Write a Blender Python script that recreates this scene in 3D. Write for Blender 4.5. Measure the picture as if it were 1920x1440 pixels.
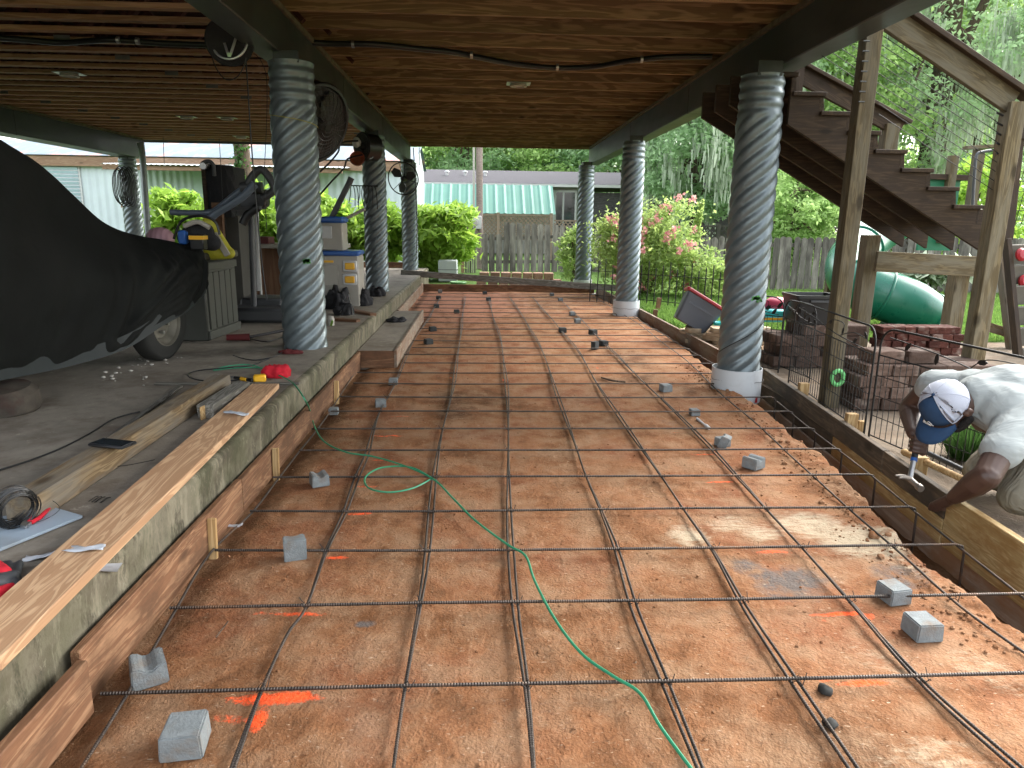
import bpy, bmesh, math, random
import numpy as np
from math import sin, cos, pi, radians, tan, sqrt, atan2
from mathutils import Vector, Matrix, Quaternion
random.seed(7); rng = np.random.default_rng(7)
S = bpy.context.scene
for o in list(bpy.data.objects): bpy.data.objects.remove(o)
COL = S.collection

# ---------------- camera (eye 1.3 m above the excavated soil, phone main lens) ----------------
H = 1.3; FPX = 1331.0
yaw, pit, rol = radians(2.58), radians(12.9), radians(.8)
FW = Vector((sin(yaw)*cos(pit), cos(yaw)*cos(pit), -sin(pit)))
R0 = Vector((cos(yaw), -sin(yaw), 0)); U0 = R0.cross(FW)
RV = R0*cos(rol)+U0*sin(rol); UV = U0*cos(rol)-R0*sin(rol)
cam = bpy.data.cameras.new('camera'); camo = bpy.data.objects.new('camera', cam); COL.objects.link(camo)
cam.sensor_width = 36; cam.lens = FPX/1920*36; cam.clip_end = 500; cam.clip_start = .05
m = Matrix((RV, UV, -FW)).transposed().to_4x4(); m.translation = Vector((0, 0, H)); camo.matrix_world = m
S.camera = camo
CP = Vector((0, 0, H))
def ray(x, y): return FW*FPX+RV*(x-960)-UV*(y-720)
def PZ(x, y, z=0.): d = ray(x, y); return CP+d*((z-H)/d.z)
def PX(x, y, X): d = ray(x, y); return CP+d*(X/d.x)
def PY(x, y, Y): d = ray(x, y); return CP+d*(Y/d.y)

# ---------------- daylight: bright overcast ----------------
SUN_EL, SUN_AZ = radians(40), radians(52)
w = bpy.data.worlds.new("World"); S.world = w; w.use_nodes = True
nt = w.node_tree; nt.nodes.clear()
o_ = nt.nodes.new('ShaderNodeOutputWorld'); bg = nt.nodes.new('ShaderNodeBackground')
sk = nt.nodes.new('ShaderNodeTexSky'); sk.sky_type = 'NISHITA'; sk.sun_disc = False
sk.sun_elevation = SUN_EL; sk.sun_rotation = SUN_AZ; sk.air_density = 1.3; sk.dust_density = 3.
hs = nt.nodes.new('ShaderNodeHueSaturation'); hs.inputs['Saturation'].default_value = .3
nt.links.new(sk.outputs[0], hs.inputs['Color']); nt.links.new(hs.outputs[0], bg.inputs[0]); nt.links.new(bg.outputs[0], o_.inputs[0])
bg.inputs[1].default_value = .15
sl = bpy.data.lights.new('sun', 'SUN'); sl.energy = 1.1; sl.angle = radians(60); sl.color = (1, .96, .9)
so = bpy.data.objects.new('sun', sl); COL.objects.link(so)
sd = Vector((sin(SUN_AZ)*cos(SUN_EL), cos(SUN_AZ)*cos(SUN_EL), sin(SUN_EL)))
so.rotation_euler = sd.to_track_quat('Z', 'Y').to_euler(); so.location = sd*40
S.view_settings.view_transform = 'Standard'; S.view_settings.look = 'None'
S.view_settings.exposure = 2.65; S.view_settings.gamma = 1; S.view_settings.use_curve_mapping = False
S.render.engine = 'CYCLES'; S.cycles.max_bounces = 8; S.cycles.diffuse_bounces = 5; S.cycles.transparent_max_bounces = 8
S.cycles.sample_clamp_indirect = 8
S.cycles.use_denoising = True

# ---------------- mesh helpers ----------------
OFF = {}
class MB:
    def __init__(s): s.v = []; s.f = []
    def add(s, vs, fs):
        n = len(s.v); s.v += [tuple(q) for q in vs]; s.f += [tuple(i+n for i in f) for f in fs]; return s
    def box(s, c, d, M=None):
        c = Vector(c); vs = []
        for x in (-.5, .5):
            for y in (-.5, .5):
                for z in (-.5, .5):
                    q = Vector((x*d[0], y*d[1], z*d[2])); q = (M@q) if M else q; vs.append(c+q)
        return s.add(vs, [(0, 1, 3, 2), (4, 6, 7, 5), (0, 4, 5, 1), (2, 3, 7, 6), (0, 2, 6, 4), (1, 5, 7, 3)])
    def bb(s, x0, x1, y0, y1, z0, z1): return s.box(((x0+x1)/2, (y0+y1)/2, (z0+z1)/2), (abs(x1-x0), abs(y1-y0), abs(z1-z0)))
    def bar(s, p, q, w, h, up=(0, 0, 1)):
        p = Vector(p); q = Vector(q); d = q-p; L = d.length; d = d.normalized(); up = Vector(up)
        sd = d.cross(up)
        if sd.length < 1e-4: sd = d.cross(Vector((0, 1, 0)))
        sd.normalize(); u = sd.cross(d)
        M = Matrix((d, sd, u)).transposed()
        return s.box((p+q)/2, (L, w, h), M)
    def tube(s, pts, r, n=8, cap=True, closed=False):
        pts = [Vector(p) for p in pts]; rs = r if isinstance(r, (list, tuple)) else [r]*len(pts)
        prev = None; rings = []
        N = len(pts)
        for i, p in enumerate(pts):
            if closed: t = pts[(i+1) % N]-pts[i-1]
            else: t = pts[min(i+1, N-1)]-pts[max(i-1, 0)]
            t = t.normalized() if t.length > 1e-9 else Vector((0, 0, 1))
            if prev is None:
                a = Vector((0, 0, 1)) if abs(t.z) < .9 else Vector((1, 0, 0)); prev = t.cross(a).normalized()
            u = (prev-t*prev.dot(t)); u = u.normalized() if u.length > 1e-6 else t.orthogonal().normalized(); prev = u
            v = t.cross(u)
            rings.append([p+(u*cos(2*pi*k/n)+v*sin(2*pi*k/n))*rs[i] for k in range(n)])
        vs = [q for rg in rings for q in rg]; fs = []
        for i in range(N if closed else N-1):
            j = (i+1) % N
            for k in range(n): fs.append((i*n+k, i*n+(k+1) % n, j*n+(k+1) % n, j*n+k))
        if cap and not closed: fs.append(tuple(range(n))[::-1]); fs.append(tuple((N-1)*n+k for k in range(n)))
        return s.add(vs, fs)
    def lathe(s, prof, c=(0, 0, 0), n=24, M=None):
        c = Vector(c); vs = []; fs = []
        for r, z in prof:
            for k in range(n):
                q = Vector((r*cos(2*pi*k/n), r*sin(2*pi*k/n), z)); q = (M@q) if M else q; vs.append(c+q)
        for i in range(len(prof)-1):
            for k in range(n): fs.append((i*n+k, i*n+(k+1) % n, (i+1)*n+(k+1) % n, (i+1)*n+k))
        if prof[0][0] > 1e-5: fs.append(tuple(range(n))[::-1])
        if prof[-1][0] > 1e-5: fs.append(tuple((len(prof)-1)*n+k for k in range(n)))
        return s.add(vs, fs)
    def prism(s, poly, ext):   # poly: list of 3D points, ext: extrusion vector
        n = len(poly); e = Vector(ext); a = [Vector(p) for p in poly]
        vs = a+[p+e for p in a]
        return s.add(vs, [tuple(range(n))[::-1], tuple(range(n, 2*n))]+[(i, (i+1) % n, n+(i+1) % n, n+i) for i in range(n)])
    def grid(s, P):            # P[i][j] points
        n = len(P); m_ = len(P[0])
        return s.add([q for r in P for q in r], [(i*m_+j, i*m_+j+1, (i+1)*m_+j+1, (i+1)*m_+j) for i in range(n-1) for j in range(m_-1)])

def tagp(o, label=None, cat=None, group=None, kind=None):
    if label: o['label'] = label
    if cat: o['category'] = cat
    if group: o['group'] = group
    if kind: o['kind'] = kind
    return o
def thing(name, label, cat, loc=(0, 0, 0), group=None):
    o = bpy.data.objects.new(name, None); COL.objects.link(o); o.location = loc; o.empty_display_size = .1
    OFF[o.name] = Vector(loc); return tagp(o, label, cat, group)
def mk(name, mb, mat, parent=None, origin=None, smooth=38, recalc=True, bevel=0):
    """world-space vertices -> ONE mesh object; origin = its own base point when it has no parent"""
    off = OFF[parent.name] if parent else (Vector(origin) if origin is not None else Vector((0, 0, 0)))
    me = bpy.data.meshes.new(name)
    me.from_pydata([(v[0]-off.x, v[1]-off.y, v[2]-off.z) for v in mb.v], [], mb.f)
    if recalc or bevel:
        bm = bmesh.new(); bm.from_mesh(me)
        bmesh.ops.recalc_face_normals(bm, faces=bm.faces)
        if bevel:
            ed = [e for e in bm.edges if len(e.link_faces) == 2 and e.calc_face_angle(0) > .5]
            bmesh.ops.bevel(bm, geom=ed, offset=bevel, segments=1, affect='EDGES', clamp_overlap=True)
        bm.to_mesh(me); bm.free()
    if smooth:
        me.shade_smooth(); me.set_sharp_from_angle(angle=radians(smooth))
    me.materials.append(mat)
    o = bpy.data.objects.new(name, me); COL.objects.link(o)
    if parent: o.parent = parent; OFF[o.name] = off
    else: o.location = off; OFF[o.name] = off
    return o
def one(name, mb, mat, label, cat, origin=None, group=None, **k):
    if origin is None:
        a = np.array(mb.v); origin = ((a[:, 0].min()+a[:, 0].max())/2, (a[:, 1].min()+a[:, 1].max())/2, a[:, 2].min())
    o = mk(name, mb, mat, None, origin, **k); return tagp(o, label, cat, group)
def struct(name, mb, mat, **k):
    o = mk(name, mb, mat, **k); o['kind'] = 'structure'; return o
def dup(root, loc=None, rotz=None, label=None, group=None, scale=None):
    r = root.copy(); COL.objects.link(r)
    if loc is not None: r.location = loc
    if rotz is not None: r.rotation_euler = (r.rotation_euler[0], r.rotation_euler[1], rotz)
    if scale is not None: r.scale = scale
    if label: r['label'] = label
    if group: r['group'] = group
    for ch in list(root.children):
        c = ch.copy(); COL.objects.link(c); c.parent = r
        for g in ch.children:
            d = g.copy(); COL.objects.link(d); d.parent = c
    return r
def board(name, p, q, w, h, mat, parent=None, up=(0, 0, 1), bevel=.003, **tags):
    """a sawn board from p to q; local X is its length so the grain runs along it"""
    p = Vector(p); q = Vector(q); d = q-p; L = d.length; d.normalize(); up = Vector(up)
    sd = d.cross(up); sd = sd.normalized() if sd.length > 1e-4 else d.orthogonal().normalized(); u = sd.cross(d)
    mb = MB(); mb.box((0, 0, 0), (L, w, h))
    me = bpy.data.meshes.new(name); bm = bmesh.new()
    bmesh.ops.create_cube(bm, size=1)
    for v in bm.verts: v.co = Vector((v.co.x*L, v.co.y*w, v.co.z*h))
    if bevel: bmesh.ops.bevel(bm, geom=list(bm.edges), offset=bevel, segments=1, affect='EDGES')
    bm.to_mesh(me); bm.free(); me.materials.append(mat)
    o = bpy.data.objects.new(name, me); COL.objects.link(o)
    M = Matrix((d, -sd, u)).transposed() if Matrix((d, -sd, u)).determinant() > 0 else Matrix((d, sd, u)).transposed()
    o.rotation_euler = M.to_euler()
    off = OFF[parent.name] if parent else Vector((0, 0, 0))
    o.location = (p+q)/2-off
    if parent: o.parent = parent
    OFF[o.name] = (p+q)/2
    if tags: tagp(o, **tags)
    return o
def spline(pts, n=8):
    P = [Vector(p) for p in pts]; out = []
    for i in range(len(P)-1):
        p0 = P[max(i-1, 0)]; p1 = P[i]; p2 = P[i+1]; p3 = P[min(i+2, len(P)-1)]
        for k in range(n):
            t = k/n; out.append(.5*((2*p1)+(p2-p0)*t+(2*p0-5*p1+4*p2-p3)*t*t+(3*p1-p0-3*p2+p3)*t**3))
    out.append(P[-1]); return out

# numpy value noise
_T = rng.random((256, 256)).astype(np.float32)
def vnoise(x, y):
    xi = np.floor(x).astype(int); yi = np.floor(y).astype(int); fx = x-xi; fy = y-yi
    fx = fx*fx*(3-2*fx); fy = fy*fy*(3-2*fy)
    a = _T[xi & 255, yi & 255]; b = _T[(xi+1) & 255, yi & 255]; c = _T[xi & 255, (yi+1) & 255]; d = _T[(xi+1) & 255, (yi+1) & 255]
    return (a*(1-fx)+b*fx)*(1-fy)+(c*(1-fx)+d*fx)*fy
def fbm(x, y, o=4):
    s = 0; a = 1; t = 0
    for k in range(o): s = s+a*vnoise(x*2**k+17*k, y*2**k+31*k); t += a; a *= .5
    return s/t-.5

# ---------------- materials ----------------
MATS = {}
class NT:
    def __init__(s, name):
        s.m = bpy.data.materials.new(name); s.m.use_nodes = True; s.t = s.m.node_tree
        s.b = s.t.nodes['Principled BSDF']; s.out = s.t.nodes['Material Output']
        s.tc = s.t.nodes.new('ShaderNodeTexCoord').outputs['Object']
    def n(s, typ, **k):
        nd = s.t.nodes.new(typ)
        for a, v in k.items():
            if a[0] == '_': setattr(nd, a[1:], v)
            else: s.set(nd.inputs[a.replace('__', ' ')], v)
        return nd
    def set(s, inp, v):
        if isinstance(v, bpy.types.NodeSocket): s.t.links.new(v, inp)
        else:
            if isinstance(v, (tuple, list)) and len(v) == 3 and inp.type == 'RGBA': v = (*v, 1)
            inp.default_value = v
    def map(s, scale=(1, 1, 1), loc=(0, 0, 0), rot=(0, 0, 0), rand=False):
        mp = s.n('ShaderNodeMapping'); s.set(mp.inputs['Vector'], s.tc)
        mp.inputs['Scale'].default_value = scale; mp.inputs['Rotation'].default_value = rot
        if rand:
            oi = s.n('ShaderNodeObjectInfo'); mu = s.n('ShaderNodeMath', _operation='MULTIPLY'); s.set(mu.inputs[0], oi.outputs['Random']); mu.inputs[1].default_value = 37.
            cb = s.n('ShaderNodeCombineXYZ'); s.set(cb.inputs[0], mu.outputs[0]); s.set(cb.inputs[1], mu.outputs[0]); s.set(cb.inputs[2], mu.outputs[0])
            s.set(mp.inputs['Location'], cb.outputs[0])
        else: mp.inputs['Location'].default_value = loc
        return mp.outputs[0]
    def noise(s, vec, scale=5, detail=4, rough=.55, dist=0):
        nd = s.n('ShaderNodeTexNoise', Scale=scale, Detail=detail, Roughness=rough, Distortion=dist); s.set(nd.inputs['Vector'], vec); return nd.outputs['Fac']
    def ramp(s, fac, stops):
        r = s.n('ShaderNodeValToRGB'); s.set(r.inputs[0], fac); e = r.color_ramp.elements
        while len(e) < len(stops): e.new(.5)
        for i, (p, c) in enumerate(stops):
            e[i].position = p; e[i].color = (*c, 1) if isinstance(c, tuple) else (c, c, c, 1)
        return r.outputs[0]
    def mix(s, f, a, b, mode='MIX'):
        mx = s.n('ShaderNodeMix', _data_type='RGBA', _blend_type=mode)
        s.set(mx.inputs[0], f); s.set(mx.inputs[6], a); s.set(mx.inputs[7], b); return mx.outputs[2]
    def bump(s, h, strength=.3, dist=.01, nrm=None):
        b = s.n('ShaderNodeBump', Strength=strength, Distance=dist); s.set(b.inputs['Height'], h)
        if nrm: s.set(b.inputs['Normal'], nrm)
        return b.outputs[0]
    def done(s, col, rough=.6, metal=0, nrm=None, spec=.5, **k):
        s.set(s.b.inputs['Base Color'], col); s.set(s.b.inputs['Roughness'], rough); s.set(s.b.inputs['Metallic'], metal)
        s.b.inputs['Specular IOR Level'].default_value = spec
        if nrm: s.set(s.b.inputs['Normal'], nrm)
        for a, v in k.items(): s.set(s.b.inputs[a.replace('__', ' ')], v)
        return s.m
def sc(c, f): return tuple(min(1, x*f) for x in c)
def plain(name, c, rough=.55, metal=0, var=.25, scale=9, bump=.1, bscale=60, bdist=.003, spec=.4, dirt=None, stretch=(1, 1, 1), **k):
    t = NT(name); v = t.map(stretch, rand=True)
    n1 = t.noise(v, scale, 5); col = t.ramp(n1, [(.25, sc(c, 1-var)), (.75, sc(c, 1+var))])
    if dirt:
        n2 = t.noise(v, scale*.45, 6, .65); col = t.mix(t.ramp(n2, [(.5, 0.), (.68, .8)]), col, dirt)
    n3 = t.noise(v, bscale, 3)
    rr = t.ramp(n1, [(.2, max(0, rough-.1)), (.8, min(1, rough+.1))])
    return t.done(col, rr, metal, t.bump(n3, bump, bdist), spec, **k)
def wood(name, dark, light, rough=.65, ring=1., knots=True, grey=None, grain=1., stain=None, var=.3):
    t = NT(name); v = t.map((1.1, 11, 11), rand=True)
    n0 = t.noise(v, 1.2*ring, 3, .5, .6)
    ws = t.n('ShaderNodeMath', _operation='MULTIPLY'); t.set(ws.inputs[0], n0); ws.inputs[1].default_value = 48*ring
    sn = t.n('ShaderNodeMath', _operation='SINE'); t.set(sn.inputs[0], ws.outputs[0])
    f = t.ramp(sn.outputs[0], [(.0, .05), (.35, .7), (.9, 1.)])
    fine = t.noise(t.map((3, 90, 90), rand=True), 2.2, 4, .6)
    col = t.mix(f, dark, light)
    col = t.mix(t.ramp(fine, [(.35, .45*grain), (.65, 0.)]), col, sc(dark, .55))
    big = t.noise(t.map((.8, 2, 2), rand=True), 2, 4)
    col = t.mix(t.ramp(big, [(.3, var), (.7, 0.)]), col, sc(dark, .6))
    if grey: col = t.mix(t.ramp(t.noise(t.map((1.5, 8, 8), rand=True), 1.6, 5, .6), [(.4, 0.), (.62, .8)]), col, grey)
    if stain: col = t.mix(t.ramp(t.noise(t.map((1.2, 3, 3), rand=True), 2.3, 6, .7), [(.45, 0.), (.6, .9)]), col, stain)
    if knots:
        vo = t.n('ShaderNodeTexVoronoi', Scale=1.); t.set(vo.inputs['Vector'], t.map((2.2, 5, 5), rand=True))
        col = t.mix(t.ramp(vo.outputs['Distance'], [(.07, .9), (.16, 0.)]), col, sc(dark, .35))
    oi = t.n('ShaderNodeObjectInfo'); hv = t.n('ShaderNodeHueSaturation'); t.set(hv.inputs['Color'], col)
    mr = t.n('ShaderNodeMapRange'); t.set(mr.inputs[0], oi.outputs['Random']); mr.inputs[3].default_value = .78; mr.inputs[4].default_value = 1.2; t.set(hv.inputs['Value'], mr.outputs[0])
    return t.done(hv.outputs[0], rough, 0, t.bump(t.mix(.5, f, fine), .25, .003), .3)
def flat(name, c, rough=.5, metal=0, spec=.5, **k):
    return plain(name, c, rough, metal, .08, 6, .03, 80, .001, spec, **k)
M = {}
def ramp_dirt():
    t = NT('red_clay_soil'); v = t.tc
    a = t.noise(v, 1.1, 6, .6, .4); b = t.noise(v, 5, 6, .65); c = t.noise(v, 38, 5, .7); d = t.noise(v, 120, 3, .6)
    col = t.ramp(a, [(.30, (.085, .038, .016)), (.40, (.165, .070, .028)), (.5, (.235, .105, .047)), (.58, (.205, .080, .036)), (.70, (.20, .112, .062))])
    col = t.mix(t.ramp(b, [(.42, 0.), (.62, .6)]), col, (.29, .185, .11))
    col = t.mix(t.ramp(b, [(.30, .65), (.44, 0.)]), col, (.095, .046, .022))
    col = t.mix(t.ramp(c, [(.28, .6), (.42, 0.)]), col, (.07, .035, .02))
    col = t.mix(t.ramp(c, [(.62, 0.), (.76, .5)]), col, (.34, .24, .165))
    col = t.mix(t.ramp(d, [(.64, 0.), (.72, .35)]), col, (.44, .34, .25))
    w = t.noise(v, 9, 5, .75)
    def at(n): return t.n('ShaderNodeAttribute', _attribute_name=n).outputs['Fac']
    def masked(nm, lo, hi, noise):
        m_ = t.n('ShaderNodeMath', _operation='MULTIPLY'); t.set(m_.inputs[0], at(nm)); t.set(m_.inputs[1], noise)
        return t.ramp(m_.outputs[0], [(lo, 0.), (hi, 1.)])
    strk = t.noise(t.map((7, 22, 8), rot=(0, 0, .5)), 1.5, 6, .8)
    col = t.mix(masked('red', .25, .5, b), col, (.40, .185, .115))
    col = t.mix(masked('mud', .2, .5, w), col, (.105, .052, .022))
    col = t.mix(masked('chalk', .30, .52, strk), col, (.40, .325, .225))
    col = t.mix(masked('grey', .3, .5, w), col, (.12, .10, .088))
    pn = t.noise(v, 55, 4, .8)
    col = t.mix(masked('paint', .25, .42, pn), col, (.95, .11, .03))
    hb = t.mix(.5, t.mix(.5, b, c), d)
    n1 = t.bump(hb, .8, .018)
    vo = t.n('ShaderNodeTexVoronoi', Scale=55.); t.set(vo.inputs['Vector'], v)
    n2 = t.bump(vo.outputs['Distance'], .35, .006, n1)
    fl = t.noise(t.map((34, 120, 40), rot=(0, 0, .9)), 1., 3, .6); fl2 = t.noise(t.map((130, 30, 40), rot=(0, 0, .35)), 1., 3, .6)
    col = t.mix(t.ramp(fl, [(.66, 0.), (.72, .7)]), col, (.50, .40, .29)); col = t.mix(t.ramp(fl2, [(.67, 0.), (.73, .7)]), col, (.055, .028, .018))
    fl3 = t.noise(t.map((16, 3.2, 10), rot=(0, 0, .08)), 1.6, 6, .8); col = t.mix(t.ramp(fl3, [(.56, 0.), (.70, .45)]), col, (.36, .22, .13)); col = t.mix(t.ramp(fl3, [(.28, .6), (.42, 0.)]), col, (.11, .052, .026))
    return t.done(col, .92, 0, n2, .12)
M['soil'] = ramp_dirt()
def steelpipe(name, tint):
    t = NT(name); v = t.map((1, 1, 1), rand=True)
    n1 = t.noise(v, 3.2, 6, .65, .5); n2 = t.noise(v, 24, 5, .7)
    col = t.ramp(n1, [(.3, sc(tint, .88)), (.5, tint), (.7, sc(tint, 1.08))])
    col = t.mix(t.ramp(n2, [(.55, 0.), (.75, .45)]), col, sc(tint, 1.7))
    col = t.mix(t.ramp(t.noise(v, 7, 6, .75), [(.64, 0.), (.76, .3)]), col, (.16, .15, .13))
    n3 = t.noise(t.map((1, 1, 1), loc=(3, 1, 9)), 11, 4)
    return t.done(col, t.ramp(n2, [(.3, .34), (.7, .55)]), .55, t.bump(n3, .2, .006), .5)
M['galv'] = steelpipe('galvanised_corrugated_steel', (.15, .18, .19))
M['beam'] = plain('dark_painted_steel', (.030, .036, .034), .42, .1, .45, 3.5, .12, 30, .003, .5, dirt=(.065, .07, .066), stretch=(1, .5, 1))
M['beamcap'] = plain('rough_wood_plate', (.12, .095, .06), .85, 0, .5, 12, .5, 50, .01)
M['joist'] = wood('yellow_pine_joist', (.20, .12, .056), (.36, .23, .12), .7, .8, var=.15)
M['truss'] = wood('spruce_truss_chord', (.36, .195, .10), (.50, .30, .17), .7, .8)
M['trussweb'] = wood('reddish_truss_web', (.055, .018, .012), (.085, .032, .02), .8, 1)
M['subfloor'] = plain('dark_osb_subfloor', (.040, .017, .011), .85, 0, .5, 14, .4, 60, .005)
M['post'] = wood('pressure_treated_post', (.095, .070, .034), (.185, .142, .075), .8, 1.1, grey=(.145, .128, .09))
M['stairwood'] = wood('stained_stair_lumber', (.040, .025, .014), (.072, .046, .026), .75, 1., stain=(.028, .018, .012))
M['newwood'] = wood('fresh_sawn_plank', (.38, .22, .12), (.55, .36, .21), .6, 1.1, knots=False, grain=.7, var=.25)
M['formwood'] = wood('reddish_form_board', (.19, .09, .045), (.33, .185, .10), .7, 1.1, stain=(.10, .05, .026))
M['formpale'] = wood('weathered_form_board', (.20, .145, .10), (.31, .25, .185), .8, .9, grey=(.20, .17, .135), stain=(.16, .09, .055))
M['formdark'] = wood('dark_stained_form_board', (.085, .062, .04), (.15, .11, .07), .75, .8, stain=(.045, .037, .028))
M['formyellow'] = wood('wet_yellow_form_board', (.34, .235, .10), (.50, .375, .19), .6, 1.1, stain=(.24, .135, .045))
M['beamwood'] = wood('treated_timber', (.14, .09, .044), (.26, .185, .10), .75, 1.2, grey=(.15, .135, .11))
M['greywood'] = wood('grey_weathered_timber', (.13, .12, .10), (.26, .245, .21), .85, 1.2)
M['fence'] = wood('grey_picket_cedar', (.085, .072, .058), (.25, .215, .175), .9, 1.2, stain=(.052, .045, .038), knots=False)
M['lattice'] = plain('brown_lattice', (.20, .15, .105), .85)
M['latticedark'] = plain('dark_lattice', (.05, .048, .035), .85)
M['stakewood'] = wood('stake_wood', (.42, .26, .11), (.62, .44, .22), .7, 1)
def slabmat(name, c1, c2, green, moss=.5, stain=(.17, .12, .085)):
    t = NT(name); v = t.tc
    a = t.noise(v, 1.3, 6, .6, .5); b = t.noise(v, 14, 6, .7); c = t.noise(v, 90, 3)
    col = t.ramp(a, [(.3, c1), (.7, c2)])
    col = t.mix(t.ramp(b, [(.3, .4), (.5, 0.)]), col, sc(c1, .6))
    col = t.mix(t.ramp(t.noise(v, 3.1, 5, .7), [(.48, 0.), (.66, .8)]), col, stain)
    if green: col = t.mix(t.ramp(t.noise(t.map((4, 9, 1.6)), 1.4, 6, .8), [(.50, 0.), (.62, .75)]), col, sc(c2, 1.35)); col = t.mix(t.ramp(t.noise(t.map((4, 5, 2), loc=(4, 2, 1)), 1.4, 6, .8), [(.50, 0.), (.60, .85)]), col, sc(c1, .45))
    if green: col = t.mix(t.ramp(t.noise(t.map((5, 1, 1)), 3.3, 6, .7), [(.42, 0.), (.6, moss)]), col, green)
    col = t.mix(t.ramp(b, [(.62, 0.), (.72, .6)]), col, sc(c2, 1.5))
    return t.done(col, .8, 0, t.bump(t.mix(.5, b, c), .4, .008), .3)
M['slab'] = slabmat('old_concrete_slab', (.15, .13, .104), (.27, .24, .195), None, stain=(.12, .092, .068))
M['slabedge'] = slabmat('mossy_concrete_edge', (.10, .085, .055), (.19, .17, .12), (.07, .075, .035), .45, (.05, .038, .024))
M['conc'] = plain('grey_concrete_spacer', (.18, .198, .20), .9, 0, .2, 30, .8, 160, .004, .2, dirt=(.17, .135, .105))
M['concdark'] = plain('dark_grey_concrete_spacer', (.05, .055, .055), .9, 0, .25, 30, .8, 160, .004, .2)
def rebarmat(ax):
    t = NT('ribbed_rebar_'+ax); v = t.tc
    wv = t.n('ShaderNodeTexWave', Scale=38., Distortion=.3); wv.bands_direction = ax; t.set(wv.inputs['Vector'], v)
    col = t.ramp(t.noise(v, 5, 5, .7), [(.3, (.040, .034, .030)), (.55, (.085, .07, .06)), (.72, (.17, .10, .06))])
    return t.done(col, .5, .75, t.bump(wv.outputs['Fac'], .8, .003), .5)
M['rebarX'] = rebarmat('X'); M['rebarY'] = rebarmat('Y')
M['pvc'] = plain('white_pvc_sheet', (.50, .525, .54), .35, 0, .06, 3, .02, 20, .002, .5, dirt=(.26, .25, .24))
M['black'] = flat('black_plastic', (.012, .012, .013), .4)
M['blackmat'] = plain('black_cloth', (.012, .012, .014), .85, 0, .3, 8, .5, 60, .01)
M['rubber'] = plain('rubber', (.022, .022, .02), .8, 0, .3, 12, .3, 60, .003, .3)
M['darkgrey'] = flat('dark_grey_plastic', (.045, .047, .05), .5)
M['greyblue'] = flat('grey_blue_tube', (.10, .125, .16), .42)
M['white'] = flat('white_plastic', (.5, .5, .5), .4)
M['offwhite'] = flat('off_white_plastic', (.34, .32, .28), .5)
M['blue'] = flat('blue_plastic', (.02, .09, .32), .4)
M['yellow'] = flat('yellow_plastic', (.75, .40, .02), .4)
M['red'] = flat('red_plastic', (.30, .012, .018), .4)
M['dullred'] = plain('dull_dark_red', (.09, .012, .012), .8, 0, .2, 10, .2)
M['trenchboard'] = wood('rust_stained_trench_lining', (.42, .33, .25), (.58, .49, .40), .6, .6, stain=(.34, .20, .11), knots=False)
M['redcloth'] = plain('red_cloth', (.42, .008, .02), .9, 0, .2, 10, .3, 80, .004)
M['pink'] = flat('pink_plastic', (.50, .05, .10), .4); M['teal'] = flat('teal_plastic', (.03, .50, .50), .4)
M['metal'] = plain('bare_metal', (.45, .45, .45), .35, .9, .15)
M['iron'] = plain('black_wire_iron', (.010, .009, .008), .6, .1, .3)
M['wire'] = plain('dark_tie_wire', (.05, .05, .05), .35, .8, .3)
M['green'] = flat('green_hose', (.02, .20, .10), .45)
M['slide'] = plain('green_slide_plastic', (.008, .13, .08), .3, 0, .1, 4, .02, 20, .001, .5)
M['tote'] = flat('grey_blue_tote_plastic', (.075, .085, .105), .4)
M['slate'] = plain('stacked_flagstone', (.36, .28, .19), .85, 0, .4, 7, .6, 30, .012, .2, dirt=(.30, .17, .09))
M['glass'] = flat('dark_glass', (.012, .016, .02), .05, 0, .8)
M['cover'] = plain('dark_boat_tarpaulin', (.007, .0078, .007), .85, 0, .5, 3, .4, 7, .02, .15, dirt=(.011, .011, .010))
M['coverhem'] = flat('boat_cover_hem', (.008, .013, .014), .6)
M['paper'] = plain('white_paper', (.42, .44, .47), .7, 0, .06)
M['sheet'] = plain('blue_white_foam_sheet', (.27, .33, .39), .5, 0, .06, dirt=(.22, .24, .25))
def blockmat(name, c):
    t = NT(name); v = t.map(rand=True); oi = t.n('ShaderNodeObjectInfo')
    col = t.ramp(oi.outputs['Random'], [(0., sc(c, .65)), (.5, c), (1., sc(c, 1.35))])
    n = t.noise(v, 26, 5, .7); col = t.mix(t.ramp(n, [(.35, .6), (.55, 0.)]), col, sc(c, .5))
    col = t.mix(t.ramp(t.noise(v, 8, 4), [(.55, 0.), (.7, .5)]), col, (.30, .25, .21))
    return t.done(col, .9, 0, t.bump(n, .7, .01), .2)
M['block'] = blockmat('brown_retaining_block', (.105, .068, .052)); M['redblock'] = blockmat('dark_red_paver', (.075, .026, .019))
M['tanblock'] = blockmat('red_tan_wall_block', (.36, .21, .155))
M['grass'] = None
def leafmat(name, c1, c2, trans=.35):
    t = NT(name); at = t.n('ShaderNodeAttribute', _attribute_name='lv').outputs['Fac']
    col = t.ramp(at, [(0., c1), (1., c2)])
    m_ = t.done(col, .55, 0, None, .3)
    tr = t.n('ShaderNodeBsdfTranslucent'); t.set(tr.inputs[0], t.mix(.5, col, sc(c2, 1.5)))
    ms = t.n('ShaderNodeMixShader'); ms.inputs[0].default_value = trans
    t.t.links.new(t.b.outputs[0], ms.inputs[1]); t.t.links.new(tr.outputs[0], ms.inputs[2]); t.t.links.new(ms.outputs[0], t.out.inputs[0])
    return m_
M['leafA'] = leafmat('mid_green_leaves', (.17, .27, .08), (.42, .58, .22), .6)
M['leafB'] = leafmat('blue_green_leaves', (.17, .28, .13), (.42, .57, .33), .6)
M['leafC'] = leafmat('bright_yellow_green_leaves', (.14, .26, .03), (.38, .56, .09), .5)
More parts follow.
